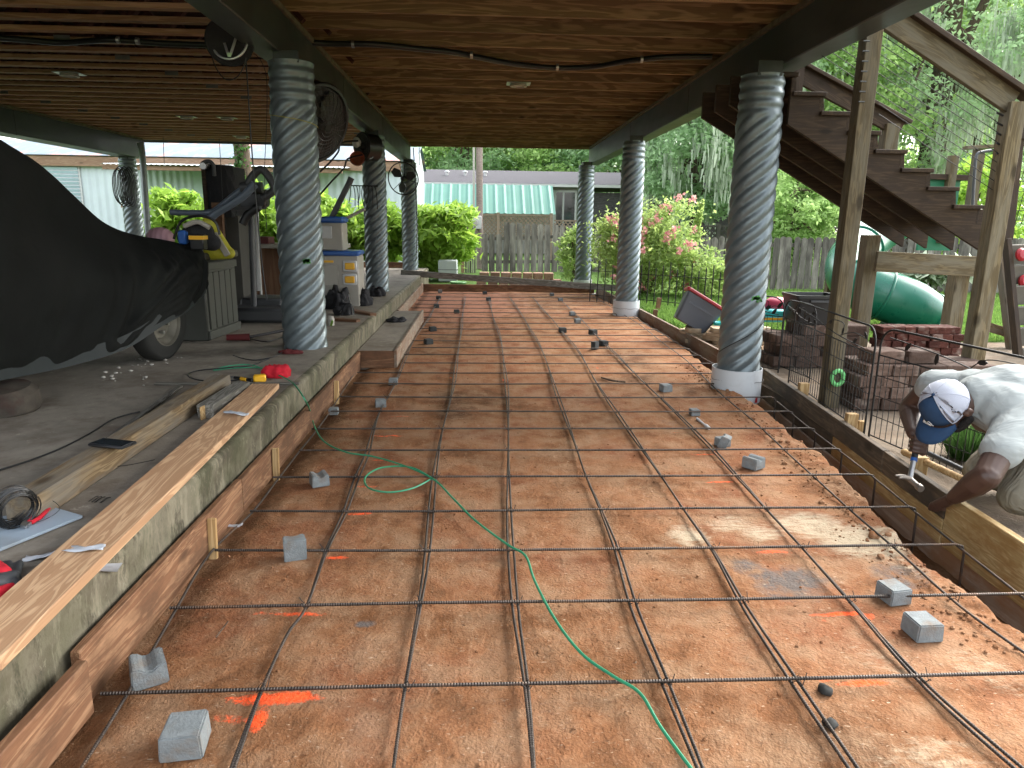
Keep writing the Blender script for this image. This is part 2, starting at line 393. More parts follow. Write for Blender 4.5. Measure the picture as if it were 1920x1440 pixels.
M['leafD'] = leafmat('rose_bush_leaves', (.15, .24, .06), (.42, .54, .17), .5)
M['leafE'] = leafmat('grass_blades', (.08, .17, .03), (.19, .32, .07))
M['leafF'] = leafmat('dark_tuft_blades', (.03, .08, .015), (.08, .17, .04))
M['moss'] = leafmat('spanish_moss', (.28, .33, .25), (.46, .52, .40), .5)
M['petal'] = leafmat('pink_petals', (.55, .18, .20), (.80, .42, .38), .3)
M['bark'] = plain('brown_bark', (.10, .075, .055), .95, 0, .5, 8, 1., 20, .03, .1, stretch=(3, 3, .6))
def lawn():
    t = NT('lawn_ground'); v = t.tc
    a = t.noise(v, .9, 6, .6); b = t.noise(v, 18, 5, .7)
    col = t.ramp(a, [(.3, (.07, .125, .028)), (.7, (.115, .19, .05))]); col = t.mix(t.ramp(b, [(.4, .5), (.6, 0.)]), col, (.05, .10, .015))
    return t.done(col, .95, 0, t.bump(b, 1., .05), .1)
M['lawn'] = lawn()
M['sand'] = plain('bare_sandy_soil', (.17, .135, .10), .95, 0, .3, 7, .8, 60, .012, .1, dirt=(.15, .105, .07))
def corr(name, c, rust=None, dirv='X', scale=1.4, bs=.6):
    t = NT(name); v = t.tc; wv = t.n('ShaderNodeTexWave', Scale=scale, Distortion=0.); wv.bands_direction = dirv; t.set(wv.inputs['Vector'], v)
    a = t.noise(v, 1.3, 6, .65); col = t.ramp(a, [(.3, sc(c, .88)), (.7, sc(c, 1.06))])
    if rust: col = t.mix(t.ramp(t.noise(t.map((1.2, .35, 1), rot=(0, 0, .7)), 1.3, 6, .75), [(.54, 0.), (.62, .85)]), col, rust)
    return t.done(col, .5, .1, t.bump(wv.outputs['Fac'], bs, .03), .4)
M['siding'] = corr('pale_ribbed_metal_siding', (.50, .56, .58)); M['sidinggreen'] = flat('pale_green_wall', (.34, .44, .39), .6)
M['tinroof'] = corr('rusty_tin_roof', (.075, .11, .14), (.42, .15, .09), 'X', 1.1, .3)
M['awning'] = corr('green_metal_awning', (.10, .235, .185), None, 'X', 1.2, .25)
M['shingle'] = plain('grey_shingles', (.055, .052, .060), .9, 0, .22, 3, .5, 40, .01, .2, stretch=(.6, 4, 4))
M['housewall'] = flat('beige_house_wall', (.27, .26, .24), .7); M['shedwall'] = wood('dark_board_shed', (.07, .065, .065), (.13, .12, .12), .8)
M['trim'] = flat('white_trim', (.45, .45, .44), .5); M['tanfascia'] = wood('tan_weathered_fascia', (.24, .14, .085), (.34, .225, .145), .7)
M['pole'] = wood('utility_pole_wood', (.26, .20, .175), (.40, .32, .28), .8, knots=False)
M['wallboard'] = plain('climbing_wall_boards', (.115, .105, .085), .85, 0, .3, 6)
M['greenpanel'] = flat('green_playset_panel', (.008, .13, .06), .5)
M['ply'] = wood('brown_plywood', (.15, .075, .04), (.22, .12, .065), .7, .5)
# ================= ground =================
EDG = [(.3, 1.70), (1.4, 1.70), (1.99, 1.73), (2.26, 1.73), (2.85, 1.76), (3.3, 1.84), (3.8, 1.93), (4.56, 1.95), (5.0, 1.98), (5.6, 1.97), (6.5, 2.05), (8, 2.13), (10, 2.13), (12, 2.05), (13.6, 1.98)]
FRM = [(-3., 1.98), (1.4, 1.98), (2.4, 2.09), (3.3, 2.18), (5.9, 2.42), (5.95, 2.34), (6.8, 2.31), (9.7, 2.28), (12.5, 2.20), (13.6, 2.2)]   # (Y, X) inner face of the right-hand form
def lerp(T, y): return float(np.interp(y, [a for a, _ in T], [b for _, b in T]))
ys = [.5]
while ys[-1] < 13.6: ys.append(ys[-1]+.0115*max(1, ys[-1]/2.2))
ys = np.array(ys); xs = np.concatenate([np.arange(-1.30, 1.55, .0135), np.arange(1.55, 2.62, .0135)])
XX, YY = np.meshgrid(xs, ys)
ed = np.interp(YY, [a for a, _ in EDG], [b for _, b in EDG])+.045+.13*fbm(YY*2.3, YY*0+3.3, 5)+.03*fbm(XX*9+3, YY*9, 3)
dep = np.interp(YY, [0, 4, 5.2, 7, 10, 13.6], [.27, .27, .25, .17, .09, .05])
t = np.clip((XX-ed)/.10, 0, 1); t = t*t*(3-2*t)
Z = .022*fbm(XX*1.7, YY*1.7, 5)+.012*fbm(XX*11, YY*11, 4)+.008*fbm(XX*37+5, YY*37, 3)
cl = np.exp(-((XX-ed+.05)/.11)**2)*np.interp(YY, [0, 1.5, 2.3, 4.6, 6, 9, 14], [.3, .5, 1, 1, .9, .5, .15])
Z += cl*(.004+.05*np.clip(fbm(XX*9, YY*9, 5), -.2, .5)+.022*np.abs(fbm(XX*33, YY*33, 3)))
far_l = np.exp(-((XX+1.06)/.06)**2); Z -= .022*far_l
Z = Z-t*dep+t*.03*fbm(XX*9, YY*9, 3)
mb = MB(); mb.v = list(zip(XX.ravel(), YY.ravel(), Z.ravel())); ny, nx = XX.shape
idx = np.arange(ny*nx).reshape(ny, nx)
mb.f = np.stack([idx[:-1, :-1], idx[:-1, 1:], idx[1:, 1:], idx[1:, :-1]], -1).reshape(-1, 4).tolist()
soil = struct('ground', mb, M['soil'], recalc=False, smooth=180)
def blob(px, py, rx, ry, ang=0, z=0):
    c = PZ(px, py, z); dx = XX-c.x; dy = YY-c.y; a = cos(ang); b = sin(ang)
    u = (dx*a+dy*b)/rx; v_ = (-dx*b+dy*a)/ry; return np.exp(-(u*u+v_*v_)**1.5)
paint = np.zeros_like(XX)
for px, py, rx, ry, k in [(515, 1312, .16, .035, 1), (560, 1308, .05, .03, 1.1), (485, 1352, .028, .06, 1), (440, 1350, .11, .03, .62), (560, 1153, .12, .022, .8), (490, 1150, .08, .02, .6), (630, 1047, .07, .02, .85), (675, 965, .08, .018, .9), (690, 910, .10, .02, .75), (640, 905, .06, .012, .6),
    (715, 860, .12, .018, .7), (725, 817, .15, .018, .9), (750, 781, .12, .012, .85), (760, 748, .12, .012, .6), (845, 708, .02, .05, .8), (945, 712, .02, .06, .85), (1185, 765, .1, .02, .5), (1030, 700, .03, .08, .55), (1120, 690, .03, .1, .6), (1210, 718, .2, .02, .55),
    (1570, 1149, .13, .018, .9), (1628, 1153, .03, .03, .8), (1622, 1282, .11, .018, .95), (1545, 1272, .05, .03, .6), (1450, 1035, .11, .016, .8), (1420, 962, .12, .014, .6), (1348, 903, .12, .014, .95), (1320, 852, .12, .014, .8), (1270, 812, .1, .015, .6), (1840, 1365, .03, .03, .5), (1540, 1160, .05, .03, .5), (1240, 745, .1, .015, .5)]:
    paint = np.maximum(paint, k*.95*blob(px, py, rx, ry))
chalk = np.zeros_like(XX)
for px, py, rx, ry, k in [(1290, 1005, .12, .14, 1), (1620, 1015, .26, .22, 1.1), (1520, 985, .24, .2, 1.), (1430, 1000, .14, .12, .9), (1370, 985, .16, .14, .85), (1700, 1060, .1, .16, .8), (1690, 960, .1, .25, .6), (1660, 1250, .12, .25, .65), (1750, 1440, .3, .22, .7), (1560, 1440, .2, .2, .55), (1100, 1020, .2, .2, .5), (860, 780, .3, .25, .6), (950, 830, .35, .3, .5), (700, 840, .15, .2, .6), (1380, 730, .2, .15, .7), (1100, 690, .4, .3, .55), (1450, 1180, .4, .2, .5), (950, 1250, .5, .5, .42), (1850, 1260, .15, .2, .7)]:
    chalk = np.maximum(chalk, k*blob(px, py, rx, ry, .3))
grey = np.zeros_like(XX)
for px, py, rx, ry, k in [(1480, 1085, .22, .16, 1), (1400, 1060, .1, .1, .9), (1690, 1080, .16, .14, .9), (685, 1170, .05, .03, .95), (1500, 1110, .2, .1, .8), (560, 1000, .2, .2, .5), (330, 1000, .12, .8, .6), (1250, 790, .25, .2, .6), (880, 700, .3, .3, .5), (1120, 760, .35, .4, .5)]:
    grey = np.maximum(grey, k*blob(px, py, rx, ry))
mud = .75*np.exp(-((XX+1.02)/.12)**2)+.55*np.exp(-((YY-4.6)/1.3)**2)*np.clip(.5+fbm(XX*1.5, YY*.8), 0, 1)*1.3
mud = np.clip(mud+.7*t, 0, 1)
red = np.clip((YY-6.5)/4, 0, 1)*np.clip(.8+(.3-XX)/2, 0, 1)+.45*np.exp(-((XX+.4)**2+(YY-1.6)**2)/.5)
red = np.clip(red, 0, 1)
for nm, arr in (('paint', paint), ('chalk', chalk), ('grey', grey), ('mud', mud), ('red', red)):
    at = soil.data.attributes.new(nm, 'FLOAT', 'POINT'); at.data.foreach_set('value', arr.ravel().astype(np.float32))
struct('soil_behind', MB().bb(-1.3, 2.6, -6, .5, -.06, 0.0), M['soil'])
struct('sandy_ground', MB().add([(2.36, -6, -.01), (9, -6, -.01), (9, 8.0, -.01), (2.36, 8.0, -.01)], [(0, 1, 2, 3)]), M['sand'])
gr = MB()
gr.add([(2.30, 8.0, -.014), (60, 8.0, -.014), (60, 90, -.014), (2.30, 90, -.014)], [(0, 1, 2, 3)])
gr.add([(9, -6, -.014), (60, -6, -.014), (60, 8.0, -.014), (9, 8.0, -.014)], [(0, 1, 2, 3)])
gr.add([(-60, 13.6, -.014), (2.30, 13.6, -.014), (2.30, 90, -.014), (-60, 90, -.014)], [(0, 1, 2, 3)])
gr.add([(-60, -60, -.014), (60, -60, -.014), (60, -6, -.014), (-60, -6, -.014)], [(0, 1, 2, 3)])
gr.add([(-60, -6, -.014), (-9, -6, -.014), (-9, 13.6, -.014), (-60, 13.6, -.014)], [(0, 1, 2, 3)])
struct('lawn', gr, M['lawn'])
# ================= concrete slab and its edge =================
struct('patio_slab', MB().bb(-9, -1.16, -6, 15.3, -.1, .31), M['slab'])
P = []
prof = [(-1.162, .311), (-1.135, .311), (-1.118, .302), (-1.112, .285), (-1.118, .2), (-1.116, .12), (-1.116, -.1)]
for i, y in enumerate(np.arange(-.5, 15.3, .05)):
    r = []
    for j, (x, z) in enumerate(prof):
        nz = float(fbm(np.array([y*5.]), np.array([j*1.7]), 4)[0])
        r.append((x+(.010*nz if j > 1 else 0), y, z+(.004*nz if 0 < j < 6 else 0)))
    P.append(r)
struct('patio_slab_edge', MB().grid(P), M['slabedge'], smooth=60)
struct('patio_slab_end', MB().bb(-1.16, -1.13, 15.25, 15.3, -.1, .3), M['slab'])
# concrete step poured against the slab with its form boards
st = thing('concrete_step', 'low concrete step with wooden form boards against the slab edge', 'step', (-.95, 6.3, 0))
mk('concrete_top', MB().bb(-1.11, -.78, 6.33, 9.25, -.03, .15), M['slab'], st, bevel=.004)
board('form_board', (-.765, 6.30, .075), (-.765, 9.3, .075), .026, .17, M['formpale'], st)
board('form_board', (-1.10, 6.315, .075), (-.78, 6.315, .075), .026, .155, M['formwood'], st)
# left hand form boards
def tb(name, p, q, w, h, mat, label, cat='board', group=None, up=(0, 0, 1)):
    return board(name, p, q, w, h, mat, None, up, label=label, cat=cat, group=group)
LB = 'form_board'
tb(LB, (-1.07, .4, .07), (-1.055, 1.72, .07), .03, .16, M['formwood'], 'dark reddish form board nearest the camera, below the mossy slab edge', 'form board')
tb(LB, (-1.085, 1.74, .075), (-1.083, 3.05, .075), .028, .17, M['formwood'], 'swirly grained orange form board between the nearest grey block and the thin stake', 'form board')
tb(LB, (-1.088, 3.07, .07), (-1.088, 6.28, .07), .028, .16, M['formwood'], 'long reddish form board below the slab edge running up to the concrete step', 'form board')
tb(LB, (-1.09, 9.32, .07), (-1.10, 13.45, .07), .028, .16, M['formpale'], 'pale form board under the slab edge beyond the concrete step', 'form board')
tb(LB, (-1.1, 13.5, .055), (2.15, 13.5, .055), .04, .15, M['formwood'], 'orange form board across the far end of the excavation', 'form board')
for px, py, lab in [(374, 1040, 'thin pale wooden stake against the orange form board, nearest the camera'), (500, 893, 'thin pale wooden stake beside the gap under the slab edge'), (608, 752, 'small pale stake against the form board beneath the first left column')]:
    p = PZ(px, py, 0); tb('wooden_stake', (-1.055, p.y, -.03), (-1.052, p.y+.01, .15), .035, .014, M['stakewood'], lab, 'stake', up=(0, 1, 0))
# right hand form: deep boards and panels on the far side of the trench
def fseg(name, y0, y1, z0, z1, off, th, mat, label):
    x0, x1 = lerp(FRM, y0)+off, lerp(FRM, y1)+off
    return tb(name, (x0+th/2, y0, (z0+z1)/2), (x1+th/2, y1, (z0+z1)/2), th, z1-z0, mat, label, 'form board')
fseg('form_board', -.3, 2.98, -.15, .1, 0, .038, M['formyellow'], 'wet yellow form board with oval knots nearest the camera on the right')
fseg('form_board', 2.99, 4.3, -.15, -.025, 0, .038, M['formyellow'], 'wet yellow lower form board under the hammer')
fseg('form_board', 2.99, 3.62, -.023, .1, 0, .036, M['formdark'], 'short dark upper form board struck by the hammer')
fseg('form_board', 3.63, 5.88, -.023, .1, 0, .038, M['formdark'], 'dark water-stained form board between the man and the nearest right column')
fseg('form_board', 4.31, 5.88, -.15, -.025, 0, .036, M['formdark'], 'dark lower form board beside the split white sleeve')
fseg('form_board', 5.96, 9.2, -.2, .1, 0, .03, M['formpale'], 'pale form board between the first and second right columns')
fseg('form_board', 9.21, 13.6, -.15, .1, 0, .03, M['formpale'], 'pale form board running past the farthest right column')
fseg('trench_board', -.3, 4.4, -.6, -.152, -.01, .02, M['trenchboard'], 'rust-stained smooth panel lining the trench below the yellow board')
fseg('trench_board', 4.41, 5.88, -.6, -.152, -.01, .02, M['trenchboard'], 'brown panel lining the trench beside the split white sleeve')
fseg('trench_board', 5.96, 9.2, -.5, -.202, 0.002, .02, M['trenchboard'], 'reddish panel at the bottom of the far trench')
for px, py, lab in [(1513, 735, 'square wooden stake behind the dark form board, next to the first right column'), (1583, 795, 'square wooden stake behind the form board left of the block stack'), (1742, 880, 'fresh square wooden stake beside the hammer of the man')]:
    p = PZ(px, py, .08); x = lerp(FRM, p.y)+.07
    tb('wooden_stake', (x, p.y, -.05), (x+.005, p.y, .15), .07, .045, M['stakewood'], lab, 'stake', up=(0, 1, 0))
p = PZ(1600, 800, .05); tb('wooden_stake', (p.x+.05, p.y, -.05), (p.x+.05, p.y, .09), .04, .03, M['stakewood'], 'short stake stub behind the form board between two square stakes', 'stake', up=(0, 1, 0))
for px, py, h_, lab in [(1232, 573, .20, 'orange wooden stake in the grass behind the second right column'), (1226, 583, .1, 'orange wood offcut standing at the foot of the stake in the grass')]:
    p = PZ(px, py+12, .02); tb('wooden_stake', (p.x, p.y, -.05), (p.x+.02, p.y, h_+.03), .06, .04, M['formwood'], lab, 'stake', up=(0, 1, 0))
# ================= raised deck: joists, trusses =================
deck = thing('raised_floor', 'underside of the raised house floor with rows of wooden joists', 'floor structure', (0, 3, 2.78))
y = 5.74-.49*5; Y0D = 2.0
k = 0
for k in range(-9, 20):
    y = 5.74+.487*k
    if y > 15.3: break
    board('joist', (-1.60, y, 2.92), (2.42, y, 2.92), .04, .275, M['joist'], deck, bevel=.002)
board('rim_joist', (-1.60, 15.42, 2.92), (2.42, 15.42, 2.92), .05, .275, M['joist'], deck)
board('rim_joist', (2.44, 2.0, 2.92), (2.44, 15.42, 2.92), .03, .275, M['stairwood'], deck)
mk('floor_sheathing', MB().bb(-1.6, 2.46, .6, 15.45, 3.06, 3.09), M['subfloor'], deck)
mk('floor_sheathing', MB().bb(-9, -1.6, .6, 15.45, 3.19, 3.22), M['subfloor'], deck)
M['plate'] = plain('dull_gang_nail_plate', (.17, .165, .15), .7, .3, .3)
plate_x = [-5.6, -4.3, -2.9, -1.9]
for k in range(-13, 27):
    y = 5.80+.37*k
    if y > 15.3 or y < 1.0: continue
    c = board('floor_truss', (-9, y, 2.80), (-1.6, y, 2.80), .088, .038, M['truss'], deck, bevel=.002)
    wb = MB(); x = -9.; up_ = True
    wb.bar((-9, y, 3.165), (-1.6, y, 3.165), .085, .038)
    sh = (k % 3)*.13
    while x < -1.9:
        wb.bar((x+sh, y, 2.82), (x+.33+sh, y, 3.15), .06, .036); wb.bar((x+.33+sh, y, 3.15), (x+.66+sh, y, 2.82), .06, .036); x += .68
    if k % 1 == 0:
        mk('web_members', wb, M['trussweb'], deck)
    pm = MB()
    for x in (-6.6+.05*k, -3.9+.08*k):
        if -8.9 < x < -1.7: pm.bb(x-.07, x+.07, y-.047, y-.0452, 2.785, 2.83)
    if pm.v and k % 2: mk('truss_plate', pm, M['plate'], deck)
board('rim_board', (-9, 15.42, 2.98), (-1.6, 15.42, 2.98), .05, .44, M['shedwall'], deck)
# ================= steel beams =================
def beam(x0, x1, z0, z1, y0, y1, label, cap=True):
    r = thing('steel_beam', label, 'beam', ((x0+x1)/2, y0, z0))
    mk('box_section', MB().bb(x0, x1, y0, y1, z0, z1), M['beam'], r, bevel=.008)
    if cap: mk('sill_plate', MB().bb(x0-.02, x1+.015, y0, y1-.1, z1, z1+.037), M['beamcap'], r)
    mb = MB()
    for y in (7.9, 10.9): mb.bb(x0-.002, x1+.002, y, y+.012, z0-.002, z1-.01)
    mk('weld_seam', mb, M['black'], r)
    return r
beam(-1.63, -1.43, 2.45, 2.742, 1.5, 15.05, 'dark steel beam on the left row of corrugated columns')
beam(2.18, 2.38, 2.44, 2.742, 1.5, 15.05, 'dark steel beam above the three right columns, beside the stairs')
beam(-6.95, -6.6, 2.40, 2.742, 1.5, 14.9, 'dark steel beam at far left above the covered boat')
# ================= corrugated columns =================
def column(x, y, z0, z1, r, label, annul=.35, sleeve=None, slit=False, lean=0):
    c = thing('corrugated_column', label, 'column', (x, y, z0))
    nz = int((z1-z0)/.0095); na = 120; P = []
    for i in range(nz+1):
        h = (z1-z0)*i/nz; row = []
        s = min(1, max(0, (h-((z1-z0)-annul))/.12)); s = s*s*(3-2*s)
        for j in range(na+1):
            a = 2*pi*j/na
            ph1 = 2*pi*h/.112-7*a; ph2 = 2*pi*h/.075
            f1 = (.5+.5*cos(ph1))**.65; f2 = .5+.5*cos(ph2)
            rr = r-.013+.015*(f1*(1-s)+f2*s*.6)
            row.append((x+rr*cos(a), y+rr*sin(a), z0+h))
        P.append(row)
    mk('corrugated_pipe', MB().grid(P), M['galv'], c, smooth=80, recalc=False)
    mk('pipe_fill', MB().lathe([(.01, z1-.03), (r-.02, z1-.03), (r-.02, z1-.01), (.01, z1-.01)], (x, y, 0)), M['slab'], c)
    mk('cap_plate', MB().bb(x-.09, x+.09, y-.14, y+.14, z1-.02, 2.46), M['beam'], c)
    if sleeve:
        sr, s0, s1 = sleeve; n = 60; P = []
        a0 = radians(-70 if slit else 90)
        for k in range(n+1):
            a = a0+2*pi*k/n*(1 if not slit else .997); q = sr+(0 if not slit else .02*k/n)
            P.append([(x+q*cos(a), y+q*sin(a), s0), (x+q*cos(a), y+q*sin(a), (s0+s1)/2), (x+q*cos(a), y+q*sin(a), s1)])
        m_ = MB().grid(P)
        P = [[(x+(Vector((p[0]-x, p[1]-y, 0)).length-.006)*(p[0]-x)/Vector((p[0]-x, p[1]-y, 0)).length, y+(Vector((p[0]-x, p[1]-y, 0)).length-.006)*(p[1]-y)/Vector((p[0]-x, p[1]-y, 0)).length, p[2]) for p in r_] for r_ in P]
        n0 = len(m_.v); m_.grid(P)
        for i in range(n):
            for e in (0, 2): m_.f.append((i*3+e, (i+1)*3+e, n0+(i+1)*3+e, n0+i*3+e))
        for i in (0, n):
            for e in (0, 1): m_.f.append((i*3+e, i*3+e+1, n0+i*3+e+1, n0+i*3+e))
        so_ = mk('white_sleeve', m_, M['pvc'], c, smooth=60)
        zz = s0+(s1-s0)*.66
        mk('tie_wire', MB().tube([(x+(sr+.014)*cos(2*pi*k/40), y+(sr+.014)*sin(2*pi*k/40), zz+.004*sin(5*k)) for k in range(40)], .0022, 5, closed=True), M['iron'], c)
        if slit:
            a = radians(-63)
            mk('red_mark', MB().bar((x+(sr+.026)*cos(a), y+(sr+.026)*sin(a), s0+.02), (x+(sr+.026)*cos(a)+.002, y+(sr+.026)*sin(a), s0+.06), .022, .003, (1, -2, 0)), M['red'], c)
    return c
column(-1.39, 5.62, .30, 2.40, .168, 'corrugated steel column nearest the camera on the left, standing on the slab')
column(-1.47, 10.2, .30, 2.40, .160, 'corrugated steel column in the middle of the left row')
column(-1.44, 14.7, .30, 2.40, .160, 'corrugated steel column at the far end of the left row, behind the round fan')
column(2.09, 5.58, -.45, 2.38, .168, 'corrugated steel column nearest the camera on the right, in a split white sleeve', sleeve=(.190, -.10, .17), slit=True)
column(2.10, 10.2, -.2, 2.40, .162, 'corrugated steel column in the middle of the right row, in a white sleeve', sleeve=(.19, -.09, .21))
column(2.08, 14.6, -.12, 2.40, .165, 'corrugated steel column at the far end of the right row, in a white sleeve', sleeve=(.19, -.10, .16))
column(-6.78, 14.5, .30, 2.38, .165, 'corrugated steel column at far left beyond the boat')
# green marks sprayed on pipes
for (cx, cy, px, py, s) in [(2.09, 5.58, 1420, 560, .07), (-1.39, 5.62, 575, 490, .05)]:
    d = ray(px, py); P0 = PY(px, py, cy-.168)
    mbx = MB()
    for k in range(16): mbx.bar(P0+Vector((random.uniform(-1, 1)*s*.6, .004, random.uniform(-1, 1)*s*.4)), P0+Vector((random.uniform(-1, 1)*s*.6, .004, random.uniform(-1, 1)*s*.4)), .012, .004, (0, 1, 0))
    one('paint_mark', mbx, flat('green_marking_paint%d' % px, (.06, .26, .04)), 'small green spray mark on the nearest %s column' % ('right' if cx > 0 else 'left'), 'paint mark')
# ================= rebar mat =================
mat_ = thing('rebar_mat', 'tied grid of dark ribbed reinforcing bars over the red soil', 'rebar grid', (0, 1.5, 0))
rowsY = [1.75, 2.19, 2.60, 2.99, 3.42, 3.85, 4.27, 4.68, 5.09, 5.54, 5.95, 6.38, 6.79, 7.17, 7.6, 8.04, 8.50, 9.0, 9.52, 10.04, 10.55, 11.05, 11.6, 12.15, 12.75]
for i, y in enumerate(rowsY):
    xl = -1.03 if not 6.2 < y < 9.3 else -.72
    fe = lerp(FRM, y); z = .032
    if i < 2: pts = [(xl, y-.01, z), (-.2, y, z+.004), (.8, y+.01, z), (2.02 if i else 2.0, y+.015, z+.01)]
    else:
        xr = fe-.13-(.2 if abs(y-5.5) < .2 or abs(y-10.1) < .2 else 0)
        pts = spline([(xl+.02*sin(i*3), y+.006*sin(i), z), (-.2, y+.008*sin(i*2), z+.004*cos(i)), (.9, y+.008*cos(i*2), z+.002), (xr-.3, y, z+.006)], 3)+[Vector((xr-.04, y, z+.008)), Vector((xr-.012, y, z)), Vector((xr, y, z-.03)), Vector((xr+.003, y, z-.2)), Vector((xr+.004, y+.004, z-.40 if y < 6 else z-.25))]
    mk('cross_bar', MB().tube(pts, .0054, 7), M['rebarX'], mat_, smooth=60)
LBAR = [[(120, 1480), (235, 1303), (330, 1145), (395, 1038), (470, 962), (515, 900), (555, 848), (590, 808), (620, 770), (650, 722), (672, 683)],
        [(425, 1480), (490, 1300), (540, 1190), (575, 1138), (610, 1035), (645, 960), (668, 897), (690, 848), (712, 775), (742, 715), (775, 640), (808, 590), (826, 556)],
        [(734, 1480), (758, 1298), (785, 1138), (800, 1035), (815, 900), (832, 800), (852, 710), (862, 640), (868, 590), (872, 556)],
        [(1002, 1480), (985, 1290), (965, 1138), (957, 1000), (955, 900), (952, 780), (948, 700), (937, 630), (922, 585), (918, 556)],
        [(1325, 1480), (1250, 1290), (1190, 1138), (1160, 1035), (1130, 960), (1098, 890), (1070, 810), (1045, 740), (1022, 670), (992, 612), (968, 575), (955, 556)],
        [(1625, 1480), (1500, 1290), (1400, 1138), (1340, 1035), (1285, 960), (1237, 890), (1182, 810), (1127, 730), (1085, 660), (1045, 610), (1018, 580), (998, 556)],
        [(1960, 1480), (1740, 1285), (1605, 1138), (1510, 1035), (1440, 960), (1385, 897), (1325, 830), (1243, 750), (1180, 690), (1115, 625), (1070, 580), (1045, 557)],
        [(1960, 1250), (1800, 1138), (1682, 1035), (1595, 960), (1530, 900), (1475, 850), (1412, 790), (1352, 738), (1268, 662), (1195, 607), (1140, 572), (1110, 556)]]
for k, L in enumerate(LBAR):
    P3 = spline([PZ(x, y, .022) for x, y in L], 6); P3 = [P3[0]+(P3[0]-P3[2]).normalized()*2.2]+P3
    for s_ in ((0, .005), (1, -.0065)):
        pts = [p+Vector((s_[1]+.007*sin(p.y*2.1+k+s_[0]*2), 0, .004*sin(p.y*3+k))) for p in P3]
        if k in (0, 7) and s_[0]: continue
        mk('long_bar', MB().tube(pts, .0049, 7), M['rebarY'], mat_, smooth=60)
for z0, lo, hi in ((.026, 2.6, 5.3), (.024, 5.9, 9.8), (-.22, 2.6, 5.3)):
    pts = [Vector((lerp(FRM, y)-.15, y, z0+.004*sin(y*4))) for y in np.arange(lo-.9 if lo < 3 else lo, hi, .3)]
    mk('long_bar', MB().tube(pts, .0049, 7), M['rebarY'], mat_, smooth=60)
nt2 = 0
for y in rowsY[:13]:
    for L in LBAR[1:]:
        P3 = [PZ(a, b, .022) for a, b in L]
        P3.sort(key=lambda p: p.y); x = float(np.interp(y, [p.y for p in P3], [p.x for p in P3]))
        a = random.uniform(0, 3); c = Vector((x, y, .032))
        mk('tie_wire', MB().tube([c+Vector((cos(a+t_)*.014, sin(a+t_)*.014, .010*sin(2*t_))) for t_ in np.linspace(0, 5.5, 8)]+[c+Vector((cos(a)*.03, sin(a)*.03, .02))], .0013, 4), M['iron'], mat_)
# ================= concrete spacer blocks =================
def spacer_mesh(saddle, s=.092, h=.062):
    bm = bmesh.new(); n = 8; prof = []
    for i in range(n+1):
        u = -1+2*i/n; prof.append((u*s/2*.92, h-(.014*(1-min(1, abs(u)/.55)**2) if saddle and abs(u) < .55 else 0)))
    poly = [(-s/2, 0), *prof, (s/2, 0)]
    v0 = [bm.verts.new((x, -s/2, z)) for x, z in poly]; v1 = [bm.verts.new((x*.97, s/2, z)) for x, z in poly]
    bm.faces.new(v0); bm.faces.new(v1[::-1])
    for i in range(len(poly)): bm.faces.new((v0[i], v1[i], v1[(i+1) % len(poly)], v0[(i+1) % len(poly)]))
    bmesh.ops.recalc_face_normals(bm, faces=bm.faces)
    bmesh.ops.bevel(bm, geom=[e for e in bm.edges if e.calc_face_angle(0) > .7], offset=.004, segments=2, affect='EDGES')
    me = bpy.data.meshes.new('spacer_block'); bm.to_mesh(me); bm.free(); return me
ms0 = spacer_mesh(True); ms1 = spacer_mesh(False); ms2 = ms0.copy(); ms3 = ms1.copy()
for m_, q in ((ms0, 'conc'), (ms1, 'conc'), (ms2, 'concdark'), (ms3, 'concdark')): m_.materials.append(M[q])
